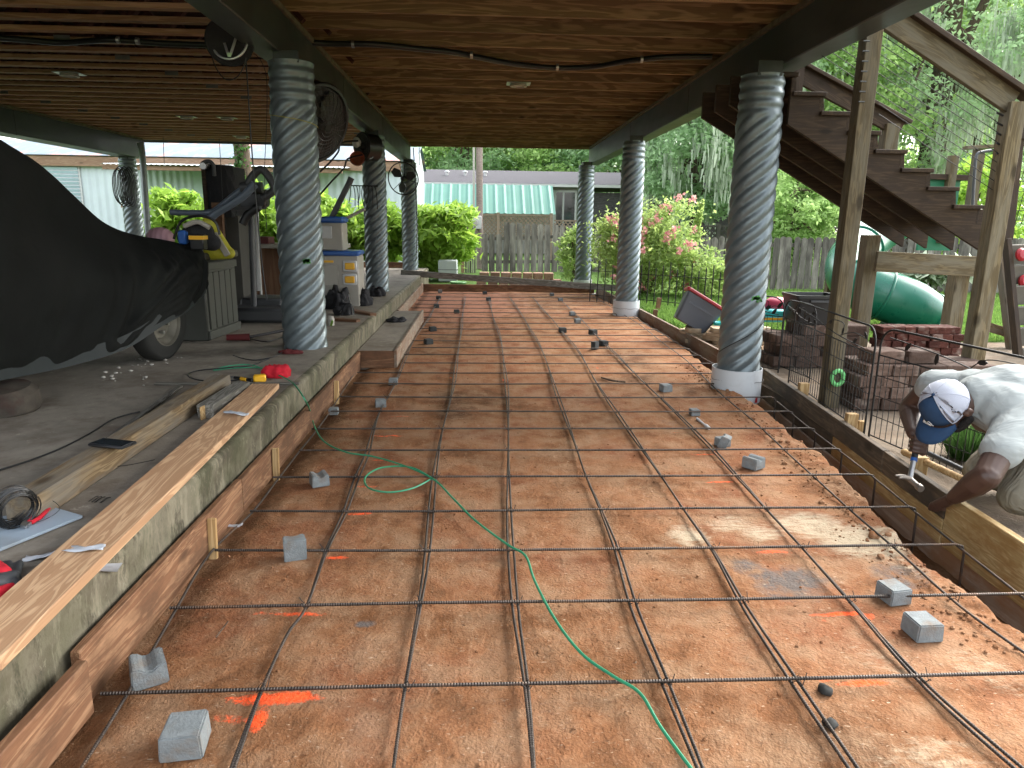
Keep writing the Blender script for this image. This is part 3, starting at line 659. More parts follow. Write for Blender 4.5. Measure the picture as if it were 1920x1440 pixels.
SP = [(272, 1285, 0, 0, 30, 1.06, 'saddle-topped grey spacer block between the nearest form board and the first long bar'),
    (341, 1418, 1, 0, 8, 1.12, 'grey spacer block closest to the bottom left of the photo, beside orange paint'),
    (552, 1060, 0, 90, 20, .95, 'grey spacer block tipped on its side so its groove shows, touching a cross bar'),
    (597, 912, 0, 0, 25, .95, 'grey spacer block left of the green cord loop, near the slab edge'),
    (713, 764, 1, 0, 12, .85, 'grey spacer block just right of the second long bar, in front of the step'),
    (737, 722, 1, 0, 2, .8, 'narrow grey spacer block right in front of the step corner'),
    (625, 778, 1, 0, 2, .7, 'small grey spacer block against the left form board below the first left column'),
    (1735, 1200, 1, 0, 3, 1.0, 'smooth grey cube spacer block nearest the bottom right of the photo'),
    (1680, 1132, 1, 0, 10, .95, 'squat grey spacer block just beyond the smooth cube block, near the trench'),
    (1415, 880, 0, 0, 35, 1.0, 'grey spacer block with a notch in its lower edge, beside the loose orange soil'),
    (1356, 838, 1, 0, 20, .8, 'grey spacer block half hidden behind a leaning one'),
    (1368, 841, 0, 70, 60, .85, 'grey spacer block leaning on another near the trench'),
    (1303, 780, 1, 0, 5, .7, 'small low spacer block above the white brush near the split sleeve'),
    (1249, 735, 1, 0, 15, .9, 'grey spacer block standing alone left of the split white sleeve'),
    (1055, 624, 3, 0, 5, .95, 'dark cube spacer block lying on the fifth long bar'),
    (1112, 628, 3, 0, 30, .9, 'dark spacer block right of the dark cube one'),
    (1132, 649, 3, 0, 25, .9, 'dark spacer block behind a tipped black one'),
    (1120, 657, 2, 90, 50, .9, 'black tipped spacer block in the middle of the far grid'),
    (803, 646, 3, 0, 30, .9, 'dark spacer block beside the front corner of the step'),
    (811, 622, 3, 0, 20, .9, 'dark spacer block beside the middle of the step'),
    (856, 588, 3, 0, 10, .85, 'small grey spacer block on the third long bar'),
    (818, 577, 3, 0, 10, .85, 'dark spacer block near the far corner of the step'),
    (822, 561, 3, 0, 10, .85, 'dark spacer block in the far left of the grid, nearer one of two'),
    (825, 549, 1, 0, 10, .85, 'pale spacer block in the far left corner of the grid'),
    (909, 552, 3, 0, 10, .85, 'dark spacer block before the far form board, left of centre'),
    (916, 564, 3, 0, 10, .85, 'dark spacer block in front of another at the far centre'),
    (1073, 592, 1, 0, 10, .85, 'pale small spacer block in the far right of the grid'),
    (1083, 606, 1, 0, 10, .85, 'squat grey spacer block left of the second right column'),
    (1035, 555, 1, 0, 10, .8, 'pale spacer block near the farthest right column'),
    (1051, 565, 1, 0, 10, .8, 'pale spacer block nearest the two far white sleeves')]
for px, py, ty, tilt, rz, s_, lab in SP:
    o = bpy.data.objects.new('spacer_block', (ms0, ms1, ms2, ms3)[ty]); COL.objects.link(o)
    p = PZ(px, py, .0); o.location = p+Vector((0, .025*s_, .002+(.045 if tilt > 80 else .02 if tilt else 0))); o.scale = (s_,)*3
    o.rotation_euler = (radians(-tilt), 0, radians(rz)); tagp(o, lab, 'spacer block', 'concrete spacer blocks for the rebar')
# ================= outdoor stairs =================
ORD = ['first', 'second', 'third', 'fourth', 'fifth', 'sixth', 'seventh', 'eighth', 'ninth', 'tenth', 'eleventh', 'twelfth']
stair = thing('wooden_stairs', 'dark wooden outdoor staircase climbing from the landing up to the raised floor', 'stairs', (3.9, 6.0, 0))
c0 = Vector((2.53, 0, 2.26)); run, rise = .2225, .1315
for iy, yv in enumerate((5.52, 5.88, 6.24, 6.60)):
    x0 = 2.28 if iy == 0 else 1.95
    top = []; i = -3 if iy else -1
    pts = []
    for k in range(i, 7):
        xr = c0.x+run*k; zt = c0.z-rise*k-.03
        xl = xr-run+.02; pts += [(max(xl, x0), zt), (max(xr+.02-.02, x0), zt)]
    zb = lambda x: 2.04-.556*(x-2.27)
    poly = []
    for (x, z) in pts: poly.append((x, min(z, 2.43)))
    xe = 3.93; poly.append((xe, poly[-1][1])); poly.append((xe, zb(xe))); poly.append((x0, min(zb(x0), 2.40)))
    o = mk('stringer', MB().prism([(x, yv-.019, z) for x, z in poly], (0, .038, 0)), M['stairwood'], stair)
for k in range(-2, 7):
    xr = c0.x+run*k; zt = c0.z-rise*k
    if zt > 2.43 and xr < 2.2: continue
    y0 = 5.47 if xr > 2.3 else 5.78
    board('tread', (xr-.115, y0, zt-.014), (xr-.115, 6.66, zt-.014), .25, .03, M['stairwood'], stair)
    board('riser', (xr-.02, y0+.03, zt-.085), (xr-.02, 6.63, zt-.085), .02, .11, M['stairwood'], stair)
a = PY(1642, 490, 6.68); b = PY(1870, 502, 6.68)
board('header', (a.x, 6.68, a.z), (b.x, 6.68, b.z), .04, .19, M['post'], stair, bevel=.003)
def post(px0, px1, yv, ztop, label, s=.13, mat='post', zb=-.1, pyref=400):
    pa = PY((px0+px1)/2, pyref, yv)
    return tb('wooden_post', (pa.x, yv, zb), (pa.x, yv, ztop), s, s, M[mat], label, 'post', up=(0, 1, 0))
def postxy(x, yv, zb, zt, s, label, mat='post', sy=None):
    return board('wooden_post', (x, yv, zb), (x, yv, zt), s, sy or s, M[mat], None, (0, 1, 0), label=label, cat='post')
postxy(2.585, 5.02, -.15, 2.72, .108, 'tall square wooden post with a green foam ring, passing in front of the stairs')
postxy(3.77, 5.20, -.1, 2.17, .115, 'thick square wooden post at the lower end of the cable railing')
a = PY(1630, 480, 6.8); postxy(a.x, 6.82, -.1, 1.22, .135, 'wooden post carrying the lower end of the stair stringers, right of the green-ringed post')
a = PY(1797, 520, 6.9); postxy(a.x, 6.9, -.1, .98, .14, 'wooden post below the stair header, just left of the thick railing post')
rl = thing('cable_railing', 'sloping wooden handrail with thin steel cables between the two tall posts', 'railing', (2.8, 5.2, 1))
A = PY(1622, 5, 5.2); B = PY(1897, 193, 5.2)
board('rail_board', A, B, .045, .15, M['post'], rl)
n_ = Vector((-(B-A).z, 0, (B-A).x)).normalized()
board('rail_cap', A+n_*.09-(B-A).normalized()*.1, B+n_*.09+(B-A).normalized()*.16, .14, .035, M['stairwood'], rl, up=n_)
for k in range(9):
    p = PY(1648, 62+19*k, 5.18); q = PY(1876, 214+19*k, 5.2)
    if k < 7: mk('cable', MB().tube([p+(p-q)*.45, p, q], .0028, 5), M['iron'], rl)
    else: mk('cable', MB().tube([p, q], .0028, 5), M['iron'], rl)
    mk('cable_bolt', MB().tube([q+Vector((-.03, 0, .01)), q+Vector((.02, 0, -.01))], .007, 6), M['iron'], rl)
    if k < 7:
        s_ = PY(1625-1.6*k, 77+19*k, 4.94); mk('cable_bolt', MB().tube([s_+Vector((-.022, 0, 0)), s_+Vector((.02, 0, 0))], .005, 6), M['beam'], rl)
fr = thing('far_railing', 'short sloping handrail on the far side of the stairs', 'railing', (3.5, 6.62, 1.5))
A = PY(1478, 128, 6.62); B = PY(1688, 243, 6.62)
board('rail_board', A, B, .04, .14, M['stairwood'], fr)
n_ = Vector((-(B-A).z, 0, (B-A).x)).normalized(); board('rail_cap', A+n_*.08, B+n_*.08+(B-A)*.03, .14, .03, M['stairwood'], fr, up=n_)
a = PY(1666, 260, 6.62); board('rail_post', (a.x, 6.62, 1.75), (a.x, 6.62, 2.2), .12, .12, M['post'], fr, up=(0, 1, 0))
a = PY(1488, 160, 6.62); board('rail_post', (a.x, 6.62, 2.4), (a.x, 6.62, 2.75), .12, .12, M['stairwood'], fr, up=(0, 1, 0))
# foam ring on the post
mb = MB(); c = PY(1570, 708, 4.95)
mb.tube([c+Vector((.042*cos(t_), -.006, .052*sin(t_))) for t_ in np.linspace(0, 2*pi, 25)[:-1]], .016, 8, closed=True)
one('foam_ring', mb, flat('pale_green_foam', (.14, .48, .16), .6), 'pale green foam ring hanging on the wooden post', 'ring')
# ================= playset =================
pl = thing('playset', 'wooden playset with climbing wall, green panel and rails behind the stairs', 'playset', (7.0, 9.0, 0))
def pb(name, a, b, w, h, mat='post', up=(0, 1, 0)): return board(name, a, b, w, h, M[mat], pl, up=up)
a = PY(1833, 300, 9.0); pb('frame_post', (a.x, 9.0, 1.25), (a.x, 9.0, 2.25), .10, .10)
b = PY(1812, 350, 8.6); pb('frame_post', (a.x-.12, 9.3, 1.1), (a.x-.12, 9.3, 2.2), .10, .10)
pb('top_rail', (a.x-.22, 8.95, 2.26), (a.x+.9, 8.95, 2.34), .10, .04, up=(0, 0, 1))
c = PY(1742, 331, 9.3); d = PY(1826, 334, 9.3); pb('top_rail', (c.x, 9.3, c.z), (d.x, 9.3, d.z), .05, .07, 'stairwood', up=(0, 0, 1))
mk('green_panel', MB().bb(c.x, d.x-.15, 9.33, 9.37, 1.0, c.z-.03), M['greenpanel'], pl)
mk('pipe_rail', MB().tube(spline([PY(1823, 400, 8.7), PY(1827, 330, 8.7), PY(1831, 292, 8.7), PY(1842, 285, 8.7), PY(1860, 282, 8.7)], 5), .018, 8), M['darkgrey'], pl)
# right hand tower edge
a = PY(1893, 300, 7.6); b = PY(1882, 450, 7.6); pb('tower_post', (a.x+.03, 7.6, a.z+.5), (b.x+.03, 7.6, b.z), .09, .09, 'stairwood')
c = PY(1925, 262, 7.6); pb('top_rail', (a.x-.12, 7.55, c.z+.05), (a.x+1.2, 7.55, c.z+.12), .06, .12, 'stairwood', up=(0, 0, 1))
scr = MB(); x0 = a.x+.05
for k in range(14): scr.tube([(x0+.04+.07*k, 7.58, 1.35), (x0+.12+.07*k, 7.58, 1.98)], .004, 5)
for k in range(7): scr.tube([(x0-.06, 7.575, 1.38+.1*k), (x0+1.1, 7.575, 1.42+.1*k)], .004, 5)
mk('wire_screen', scr, M['iron'], pl)
wl = MB(); P0 = PY(1883, 458, 7.5); P1 = PY(1908, 690, 7.1)
dn = (P1-P0)
for k in range(6):
    t0, t1 = k/6+.004, (k+1)/6-.004
    a = P0+dn*t0; b = P0+dn*t1
    board('wall_board', (a+b)/2+Vector((.02, 0, 0)), (a+b)/2+Vector((1.3, 0, .06)), (b-a).length, .035, M['wallboard'], pl, up=(0, -1, -.3))
board('wall_frame', P0+Vector((0, -.02, .05)), P1+Vector((0, -.02, 0)), .05, .09, M['stairwood'], pl, up=(0, 1, 0))
for px, py in ((1913, 478), (1918, 528)):
    c = PY(px, py, 7.36); mk('climbing_hold', MB().lathe([(.0, .05), (.04, .045), (.06, .02), (.055, -.01), (.0, -.02)], c, 12, Matrix.Rotation(radians(75), 3, 'X')@Matrix.Diagonal((.9, 1.2, 1))), M['red'], pl)
P0 = PY(1876, 470, 7.9); P1 = PY(1901, 680, 7.5); board('brace', P0, P1, .09, .09, M['beamwood'], pl, up=(0, 1, 0))
P0 = PY(1850, 612, 7.7); P1 = PY(1902, 628, 7.7); board('brace', P0, P1, .04, .1, M['beamwood'], pl)
c = PY(1548, 560, 9.6); board('slide_support', (c.x, 9.6, -.1), (c.x+.05, 9.6, .75), .1, .1, M['beamwood'], pl, up=(0, 1, 0))
sld = thing('tube_slide', 'curved green plastic tube slide behind the wooden posts', 'slide', (5.0, 9.2, 0))
pth = spline([PY(1675, 415, 10.6), PY(1632, 445, 10.5), PY(1597, 484, 10.0), PY(1598, 520, 9.3), PY(1636, 545, 8.9), PY(1690, 566, 8.8), PY(1745, 592, 8.8)], 8)
rad = [.315]*len(pth)
for i in range(7): rad[-1-i] = .25+.065*(i/6)**.6
mk('tube', MB().tube(pth, rad, 36, cap=False), M['slide'], sld, smooth=70)
for i in (12, 27, 35, len(pth)-2):
    t_ = (pth[i+1]-pth[i-1]).normalized(); u = t_.orthogonal().normalized(); v = t_.cross(u); r_ = rad[i]+.006
    ring = [pth[i]+(u*cos(q)+v*sin(q))*r_ for q in np.linspace(0, 2*pi, 40)[:-1]]
    mk('joint_ring', MB().tube(ring, .016, 6, closed=True), M['slide'], sld)
    for q in ring[::5]: pass
mk('mouth', MB().lathe([(.0, .0), (.2, 0), (.2, .02), (0, .02)], pth[-1]-(pth[-1]-pth[-3]).normalized()*.1, 24, (pth[-1]-pth[-3]).normalized().to_track_quat('Z', 'Y').to_matrix()), M['black'], sld)
mk('foot_block', MB().bb(pth[-1].x-.55, pth[-1].x+.15, 8.6, 9.0, 0, .12), M['slide'], sld, bevel=.03)
# ================= stacks of blocks =================
def mkblock(w, d, h, rough=.006, taper=.0):
    bm = bmesh.new()
    vs = [(-w/2, -d/2), (w/2, -d/2), (w/2*(1-taper), d/2), (-w/2*(1-taper), d/2)]
    v0 = [bm.verts.new((x, y, 0)) for x, y in vs]; v1 = [bm.verts.new((x, y, h)) for x, y in vs]
    bm.faces.new(v0[::-1]); bm.faces.new(v1)
    for i in range(4): bm.faces.new((v0[i], v0[(i+1) % 4], v1[(i+1) % 4], v1[i]))
    bmesh.ops.bevel(bm, geom=list(bm.edges), offset=min(h, w)*.07, segments=1, affect='EDGES')
    bmesh.ops.subdivide_edges(bm, edges=[e for e in bm.edges if e.calc_length() > .04], cuts=3, use_grid_fill=True)
    for v in bm.verts:
        v.co += Vector((random.uniform(-1, 1), random.uniform(-1, 1), random.uniform(-.5, .5)))*rough
        if v.co.z < .0005: v.co.z = 0
    me = bpy.data.meshes.new('block'); bm.to_mesh(me); bm.free(); return me
def stack(nm, X0, Y0, cols, rows, courses, size, mat, where, group, gap=.004, variants=4, name='wall_block', skip=None, jitter=.012, extra=()):
    w, d, h = size; ms = [mkblock(w-gap, d-gap, h-.002, .0022, .0) for _ in range(variants)]
    for m_ in ms: m_.materials.append(M[mat])
    for cz in range(courses):
        for r in range(rows):
            for c in range(cols):
                if skip and skip(c, r, cz): continue
                o = bpy.data.objects.new(name, random.choice(ms)); COL.objects.link(o)
                o.location = (X0+w*(c+.5)+(w*.28 if cz % 2 else 0)*(1 if cols > 3 else 0)+random.uniform(-1, 1)*jitter, Y0+d*(r+.5)+random.uniform(-1, 1)*jitter, h*cz)
                o.rotation_euler = (0, 0, radians(random.uniform(-2.5, 2.5))+(pi if random.random() < .5 else 0))
                rw = {1: '', 2: ['front ', 'back '][min(r, 1)], 3: ['front ', 'middle ', 'back '][min(r, 2)]}[rows]
                tagp(o, '%s%s, %s course up, %s from left, in the %s' % (rw, name.split('_')[-1], ORD[cz], ORD[c], where), 'block', group)
stack("a", 2.70, 4.86, 5, 2, 4, (.195, .19, .084), 'block', 'stack beside the bent man', 'brown blocks stacked beside the man')
for k, x in enumerate((2.93, 3.19)):
    o = bpy.data.objects.new('wall_block', mkblock(.235, .2, .09, .003)); o.data.materials.append(M['block']); COL.objects.link(o); o.location = (x, 5.0, .337); o.rotation_euler = (0, 0, .08)
    tagp(o, '%s of the two wide blocks lying on top of the stack beside the man' % ('left' if k == 0 else 'right'), 'block', 'brown blocks stacked beside the man')
stack('b', 2.74, 6.42, 4, 2, 4, (.20, .2, .10), 'block', 'stack under the black tub', 'blocks stacked under the black tub', skip=lambda c, r, z: z == 3 and c == 0)
stack('c', 3.56, 6.10, 7, 1, 7, (.104, .2, .062), 'redblock', 'dark red stack behind the man', 'dark red pavers stacked behind the man', name='paver', jitter=.014)
bx0 = PY(893, 520, 14.7).x
stack('d', bx0, 14.75, 8, 1, 2, (.222, .25, .135), 'tanblock', 'low row before the far fence', 'low row of blocks in front of the far fence', gap=.028, jitter=.012, skip=lambda c, r, z: z == 1 and c == 7)
# ================= tub, tote, toy, flagstones =================
def tubmesh(c, w, d, h, tp, th=.012, Mx=None, open_=True):
    mb = MB(); c = Vector(c)
    def ring(s, z, k=6):
        pts = []; r = .03
        for (sx, sy, a0) in ((1, 1, 0), (-1, 1, 90), (-1, -1, 180), (1, -1, 270)):
            for q in range(4):
                a = radians(a0+30*q); pts.append(((w/2*s-r)*sx+r*cos(a), (d/2*s-r)*sy+r*sin(a), z))
        return pts
    R = [ring(tp, 0), ring(1, h*.9), ring(1.05, h*.9), ring(1.05, h), ring(1.0-.03, h), ring(tp-.03, th)] if open_ else [ring(tp, 0), ring(1, h)]
    vs = [c+((Mx@Vector(p)) if Mx else Vector(p)) for r_ in R for p in r_]; n = 16
    fs = [(i*n+k, i*n+(k+1) % n, (i+1)*n+(k+1) % n, (i+1)*n+k) for i in range(len(R)-1) for k in range(n)]
    fs.append(tuple(range(n))[::-1]); fs.append(tuple((len(R)-1)*n+k for k in range(n)))
    return mb.add(vs, fs)
tu = thing('storage_tub', 'open black plastic tub standing on the brown blocks', 'tub', (3.12, 6.6, .40))
mk('tub_body', tubmesh((3.12, 6.6, .402), .42, .36, .27, .85), M['black'], tu)
mk('handle_grip', MB().bb(3.03, 3.21, 6.405, 6.42, .61, .63), M['darkgrey'], tu)
c = PY(1312, 584, 7.9); Mx = Matrix.Rotation(radians(-14), 3, 'Z')@Matrix.Rotation(radians(30), 3, 'Y')@Matrix.Rotation(radians(-8), 3, 'X')
tt = thing('storage_tote', 'grey storage tote with red lid lying tilted on the flagstone pile', 'tote', c-Vector((0, 0, .2)))
b0 = c+Mx@Vector((-.02, 0, -.2))
mk('tote_body', tubmesh(b0, .46, .36, .32, .8, Mx=Mx, open_=False), M['tote'], tt, bevel=.004)
mk('lid', tubmesh(b0+Mx@Vector((0, 0, .322)), .51, .41, .035, 1.0, Mx=Mx, open_=False), M['red'], tt, bevel=.006)
mk('side_rib', MB().box(b0+Mx@Vector((0, -.171, .22)), (.3, .012, .02), Mx), M['tote'], tt)
base = PY(1305, 620, 7.5)
def stone(c, w, d, h, rz, label, tilt=0, mat='slate', name='flagstone', group='flagstones piled beside the tilted tote'):
    n = 9; poly = []
    for k in range(n):
        a = 2*pi*k/n; q = random.uniform(.8, 1.05); poly.append(Vector((w/2*q*cos(a)*1.1, d/2*q*sin(a)*1.1, 0)))
    R_ = Matrix.Rotation(rz, 3, 'Z')@Matrix.Rotation(tilt, 3, 'Y')
    mb = MB().prism([Vector(c)+R_@p for p in poly], R_@Vector((0, 0, h)))
    return one(name, mb, M[mat], label, 'stone', group=group, bevel=.004)
zc_ = 0.0
lays = [(2.55, 7.1, .42, .3, .05), (2.50, 7.6, .5, .36, .045), (2.72, 7.3, .5, .36, .04), (2.5, 7.9, .4, .3, .05)]
zh = {}
piles = [(2.60, 7.05, 2), (2.60, 7.5, 5), (2.92, 7.55, 5), (2.46, 7.9, 4)]
words = ['bottom', 'second', 'third', 'fourth', 'fifth', 'sixth']
for pi_, (x, y, n) in enumerate(piles):
    z = 0
    for k in range(n):
        h = random.uniform(.03, .05)
        stone((x+random.uniform(-.04, .04), y+random.uniform(-.04, .04), z+.001), random.uniform(.34, .46), random.uniform(.26, .34), h, random.uniform(0, 3), '%s flat stone of the %s flagstone heap by the tote' % (words[k] if k else 'bottom', ['front', 'middle left', 'right', 'rear'][pi_])); z += h+.002
toy = thing('plastic_toy', 'pink, teal and yellow plastic toy box on the blocks behind the nearest right column', 'toy', PY(1448, 612, 7.0))
c = PY(1446, 590, 7.0)
mk('toy_box', MB().box(c+Vector((-.03, 0, -.0)), (.26, .2, .13)), M['teal'], toy, bevel=.02)
mk('yellow_strip', MB().box(c+Vector((-.03, 0, -.03)), (.265, .205, .03)), M['yellow'], toy, bevel=.005)
mk('pink_lid', MB().lathe([(.0, .10), (.06, .095), (.11, .06), (.135, .0), (.13, -.03), (0, -.03)], c+Vector((.07, .05, .075)), 20, Matrix.Diagonal((1.1, .9, 1))), M['pink'], toy)
mk('teal_leg', MB().box(c+Vector((-.12, -.02, -.12)), (.04, .05, .14)), M['teal'], toy, bevel=.01)
c2 = PY(1352, 612, 7.7); one('toy_bucket', MB().lathe([(.0, 0), (.07, 0), (.09, .09), (.08, .09), (0, .01)], c2+Vector((0, 0, -.04)), 16), M['teal'], 'small teal plastic bucket beside the tilted tote', 'toy')
# ================= decorative wire fence panels =================
def wpanel(p, q, h, label, nleaf=6):
    p = Vector((*p, -.02)); q = Vector((*q, -.02)); L = (q-p).length; d = (q-p)/L; up = Vector((0, 0, 1))
    r = thing('wire_fence_panel', label, 'fence panel', (p+q)/2, 'black wire garden fence panels')
    R = .11; fr_ = [p]
    for a in np.linspace(180, 90, 6): fr_.append(p+d*(R+R*cos(radians(a)))+up*(h-R+R*sin(radians(a))))
    for a in np.linspace(90, 0, 6): fr_.append(p+d*(L-R+R*cos(radians(a)))+up*(h-R+R*sin(radians(a))))
    fr_.append(q)
    mk('frame', MB().tube(fr_, .0065, 8), M['iron'], r, smooth=60)
    wm = MB(); n = max(4, int(L/.048)); hb = h-.17
    for k in range(1, n): wm.tube([p+d*(L*k/n)+up*.04, p+d*(L*k/n)+up*hb], .0026, 4)
    for z in np.arange(.04, hb+.01, (hb-.04)/4): wm.tube([p+up*z, q+up*z], .003 if 0.05 < z < hb-.02 else .0045, 5)
    wo = mk('wire_mesh', wm, M['iron'], r)
    sw = MB()
    sw.tube(spline([p+d*L*.05+up*(h-.05), p+d*L*.3+up*(h-.08), p+d*L*.55+up*(h-.13), p+d*L*.9+up*(h-.155)], 6), .0035, 6)
    sw.tube(spline([p+d*L*.45+up*(h-.12), p+d*L*.52+up*(h-.05), p+d*L*.66+up*(h-.045), p+d*L*.66+up*(h-.11)], 6), .003, 6)
    sw.tube(spline([p+d*L*.62+up*(h-.14), p+d*L*.78+up*(h-.08), p+d*L*.92+up*(h-.09)], 6), .003, 6)
    mk('scroll', sw, M['iron'], r)
    for k in range(nleaf):
        u = (.15, .3, .5, .66, .8, .9)[k]; c = p+d*L*u+up*(h-(.08, .11, .07, .1, .13, .07)[k]); a = random.uniform(0, 3)
        e1 = d*cos(a)+up*sin(a); e2 = -d*sin(a)+up*cos(a)
        mk('leaf', MB().prism([c+e1*.034, c+e1*.012+e2*.014, c-e1*.016+e2*.013, c-e1*.034, c-e1*.016-e2*.013, c+e1*.012-e2*.014], Vector((.003, 0, 0))), M['iron'], r)
wpanel((2.40, 6.55), (2.70, 6.21), .69, 'narrow black wire fence panel just right of the nearest right column')
wpanel((2.79, 6.40), (2.83, 5.86), .66, 'black wire fence panel in front of the black tub')
wpanel((2.62, 5.80), (2.44, 4.24), .71, 'long black wire fence panel passing in front of the green-ringed post')
wpanel((2.45, 4.20), (2.66, 2.7), .72, 'black wire fence panel behind the head of the man')
wpanel((2.68, 2.66), (3.0, 1.6), .72, 'black wire fence panel at the right edge behind the back of the man')
# black hoop fence in front of the rose bush
hf = thing('hoop_fence', 'low thin black picket fence in front of the rose bush', 'fence', (3.0, 11.6, 0))
for k in range(22):
    px = 1108+k*13.5; yv = 11.9-.09*k; c = PY(px, 500, yv)
    mk('picket', MB().tube([(c.x, yv, 0), (c.x+.01, yv, .62+.05*(k % 3))], .009, 6), M['iron'], hf)
a = PY(1108, 500, 11.9); b = PY(1395, 500, 10.0)
for z in (.12, .52): mk('rail', MB().tube([(a.x, 11.9, z), (b.x, 10.0, z)], .006, 6), M['iron'], hf)
# ================= small things on the right =================
a = PZ(1692, 846, .13); b = PZ(1830, 910, .12)
one('tool_stick', MB().tube([a, a+(b-a)*.03, a+(b-a)*.5, b], [.012, .019, .017, .017], 10), M['stakewood'], 'round wooden tool handle lying behind the form board by the square stake', 'handle')
a = PZ(1742, 850, .06); b = PZ(1835, 895, .06)
one('grey_pipe', MB().tube([a, b], .014, 10), M['darkgrey'], 'thin grey pipe lying on the ground behind the wooden handle', 'pipe')
pal = thing('pallet', 'weathered wooden slats of a pallet at the right edge behind the man', 'pallet', (2.65, 2.2, 0))
for k in range(7): board('slat', (2.25+.0*k, 1.35+.16*k, .05), (3.3, 1.5+.16*k, .05), .11, .018, M['greywood'], pal)
for x in (2.3, 2.8, 3.2): board('runner', (x, 1.3, .02), (x, 2.6, .02), .04, .04, M['greywood'], pal)
# white brush, stick, chunks on the soil
a = PZ(1307, 785, .012); b = PZ(1330, 803, .012)
one('white_brush', MB().tube([a, a+(b-a)*.6, a+(b-a)*.75, b], [.009, .006, .012, .010], 8), M['white'], 'small white brush lying on the soil beside a low spacer block', 'brush')
one('dark_stick', MB().tube(spline([PZ(1128, 708, .01), PZ(1150, 714, .02), PZ(1172, 716, .01)], 5), .008, 6), M['bark'], 'dark crooked stick lying between the rebar in the middle distance', 'stick')
one('twig', MB().tube(spline([PZ(1022-2, 0+1162, .012), PZ(405, 1195, .02), PZ(428, 1165, .012)][1:], 5), .0025, 5), M['bark'], 'thin dry twig on the soil at lower left', 'twig')
def lump(px, py, r, mat, label, cat='clod', flat_=.6, z=0):
    bm = bmesh.new(); bmesh.ops.create_icosphere(bm, subdivisions=2, radius=r)
    for v in bm.verts: v.co = v.co*(1+random.uniform(-.2, .2)); v.co.z *= flat_
    me = bpy.data.meshes.new('clod'); bm.to_mesh(me); bm.free(); me.materials.append(M[mat]); me.shade_smooth()
    o = bpy.data.objects.new('clod', me); COL.objects.link(o); o.location = PZ(px, py, z+r*flat_*.5)
    return tagp(o, label, cat)
lump(1547, 1293, .022, 'rubber', 'black lump against the nearest cross bar, lower right'); lump(1557, 1357, .020, 'rubber', 'black flat lump beside a long bar at lower right')
lump(1640, 1005, .028, 'soil', 'round orange clod on the edge of the trench')
# loose clods along the trench: nobody could count them
cm = MB(); bm0 = bmesh.new(); bmesh.ops.create_icosphere(bm0, subdivisions=1, radius=1); bv = [v.co.copy() for v in bm0.verts]; bf = [tuple(v.index for v in f.verts) for f in bm0.faces]; bm0.free()
for k in range(1900):
    if k < 600:
        y = random.uniform(1.9, 6.5); x = float(np.interp(y, [a_ for a_, _ in EDG], [b_ for _, b_ in EDG]))-.08+random.gauss(0, .07); r = random.choice([.003, .004, .004, .006, .006, .009, .016 if y > 2.5 and k % 3 == 0 else .006])
    else:
        y = .9+12*random.random()**2; x = random.uniform(-1.0, 1.7); r = random.choice([.002, .003, .004, .006])
    zz = .010 if k >= 600 else .03
    i = np.searchsorted(ys, y); j = np.searchsorted(xs, x)
    if i >= len(ys) or j >= len(xs): continue
    zz = Z[i, j]+r*.3
    cm.add([(x+v.x*r*random.uniform(.7, 1.3), y+v.y*r*random.uniform(.7, 1.3), zz+v.z*r*.8) for v in bv], bf)
o = one('loose_clods', cm, M['soil'], None, None, origin=(0, 0, 0), recalc=False, smooth=None); o['kind'] = 'stuff'
# green cord over the soil
pts = [PZ(500, 695, .33), PZ(545, 715, .335), PZ(572, 750, .325)]+[PX(583, 775, -1.10), PX(590, 800, -1.03)]+[PZ(x, y, .045) for x, y in [(608, 828), (650, 848), (700, 856), (760, 874), (812, 898), (850, 935), (890, 975), (950, 1020), (985, 1042), (1003, 1090), (1040, 1160), (1090, 1225), (1150, 1268), (1200, 1300), (1240, 1365), (1310, 1460)]]
one('extension_cord', MB().tube(spline(pts, 7), .0048, 7), M['green'], 'long thin green cord winding from the slab across the rebar to the foreground', 'cord')
lp = [PZ(x, y, .04) for x, y in [(812, 898), (770, 876), (715, 877), (685, 895), (692, 915), (730, 923), (775, 915), (810, 897)]]
one('extension_cord', MB().tube(spline(lp, 6), .0045, 7), M['green'], 'oval loop of green cord on the soil', 'cord')
# ================= planks and tools on the slab =================
ST = .311
a = PZ(498, 724, ST+.035); b = PZ(-70, 1250, ST+.035)
board('plank', a, b, .155, .032, M['newwood'], None, label='long fresh plank lying along the slab edge, curling lath paper on it', cat='plank')
a = PZ(417, 716, ST+.045); b = PZ(38, 958, ST+.045)
board('timber', a, b, .10, .09, M['beamwood'], None, label='long rough square timber lying on the slab under the phone', cat='timber', bevel=.006)
a = PZ(385, 772, ST+.035); b = PZ(455, 726, ST+.035)
board('timber_offcut', a, b, .085, .07, M['greywood'], None, label='short grey timber offcut with a pale sawn end, between the long timber and the plank', cat='timber')
board('timber_offcut', PZ(386, 771, ST+.035)-(PZ(455, 726, .346)-PZ(385, 772, .346)).normalized()*.01, PZ(385, 772, ST+.035), .083, .068, M['stakewood'], None, label='pale sawn end block in front of the short grey offcut', cat='offcut')
for p0, p1, lab in [((290, 719), (562, 719), 'thin pale lath lying crosswise behind the planks'), ((408, 705), (290, 790), 'thin strip leaning along the long timber'), ((338, 724), (205, 822), 'thin narrow lath on the slab left of the long timber'), ((600, 572), (700, 590), 'reddish-brown board lying on the slab by the middle-left column'), ((622, 599), (672, 602), 'short brown board lying near the slab edge')]:
    board('lath', PZ(*p0, ST+.008), PZ(*p1, ST+.008), .03 if lab[0] == 't' else .08, .012 if lab[0] == 't' else .03, M['greywood' if lab[0] == 't' else 'ply'], None, label=lab, cat='board')
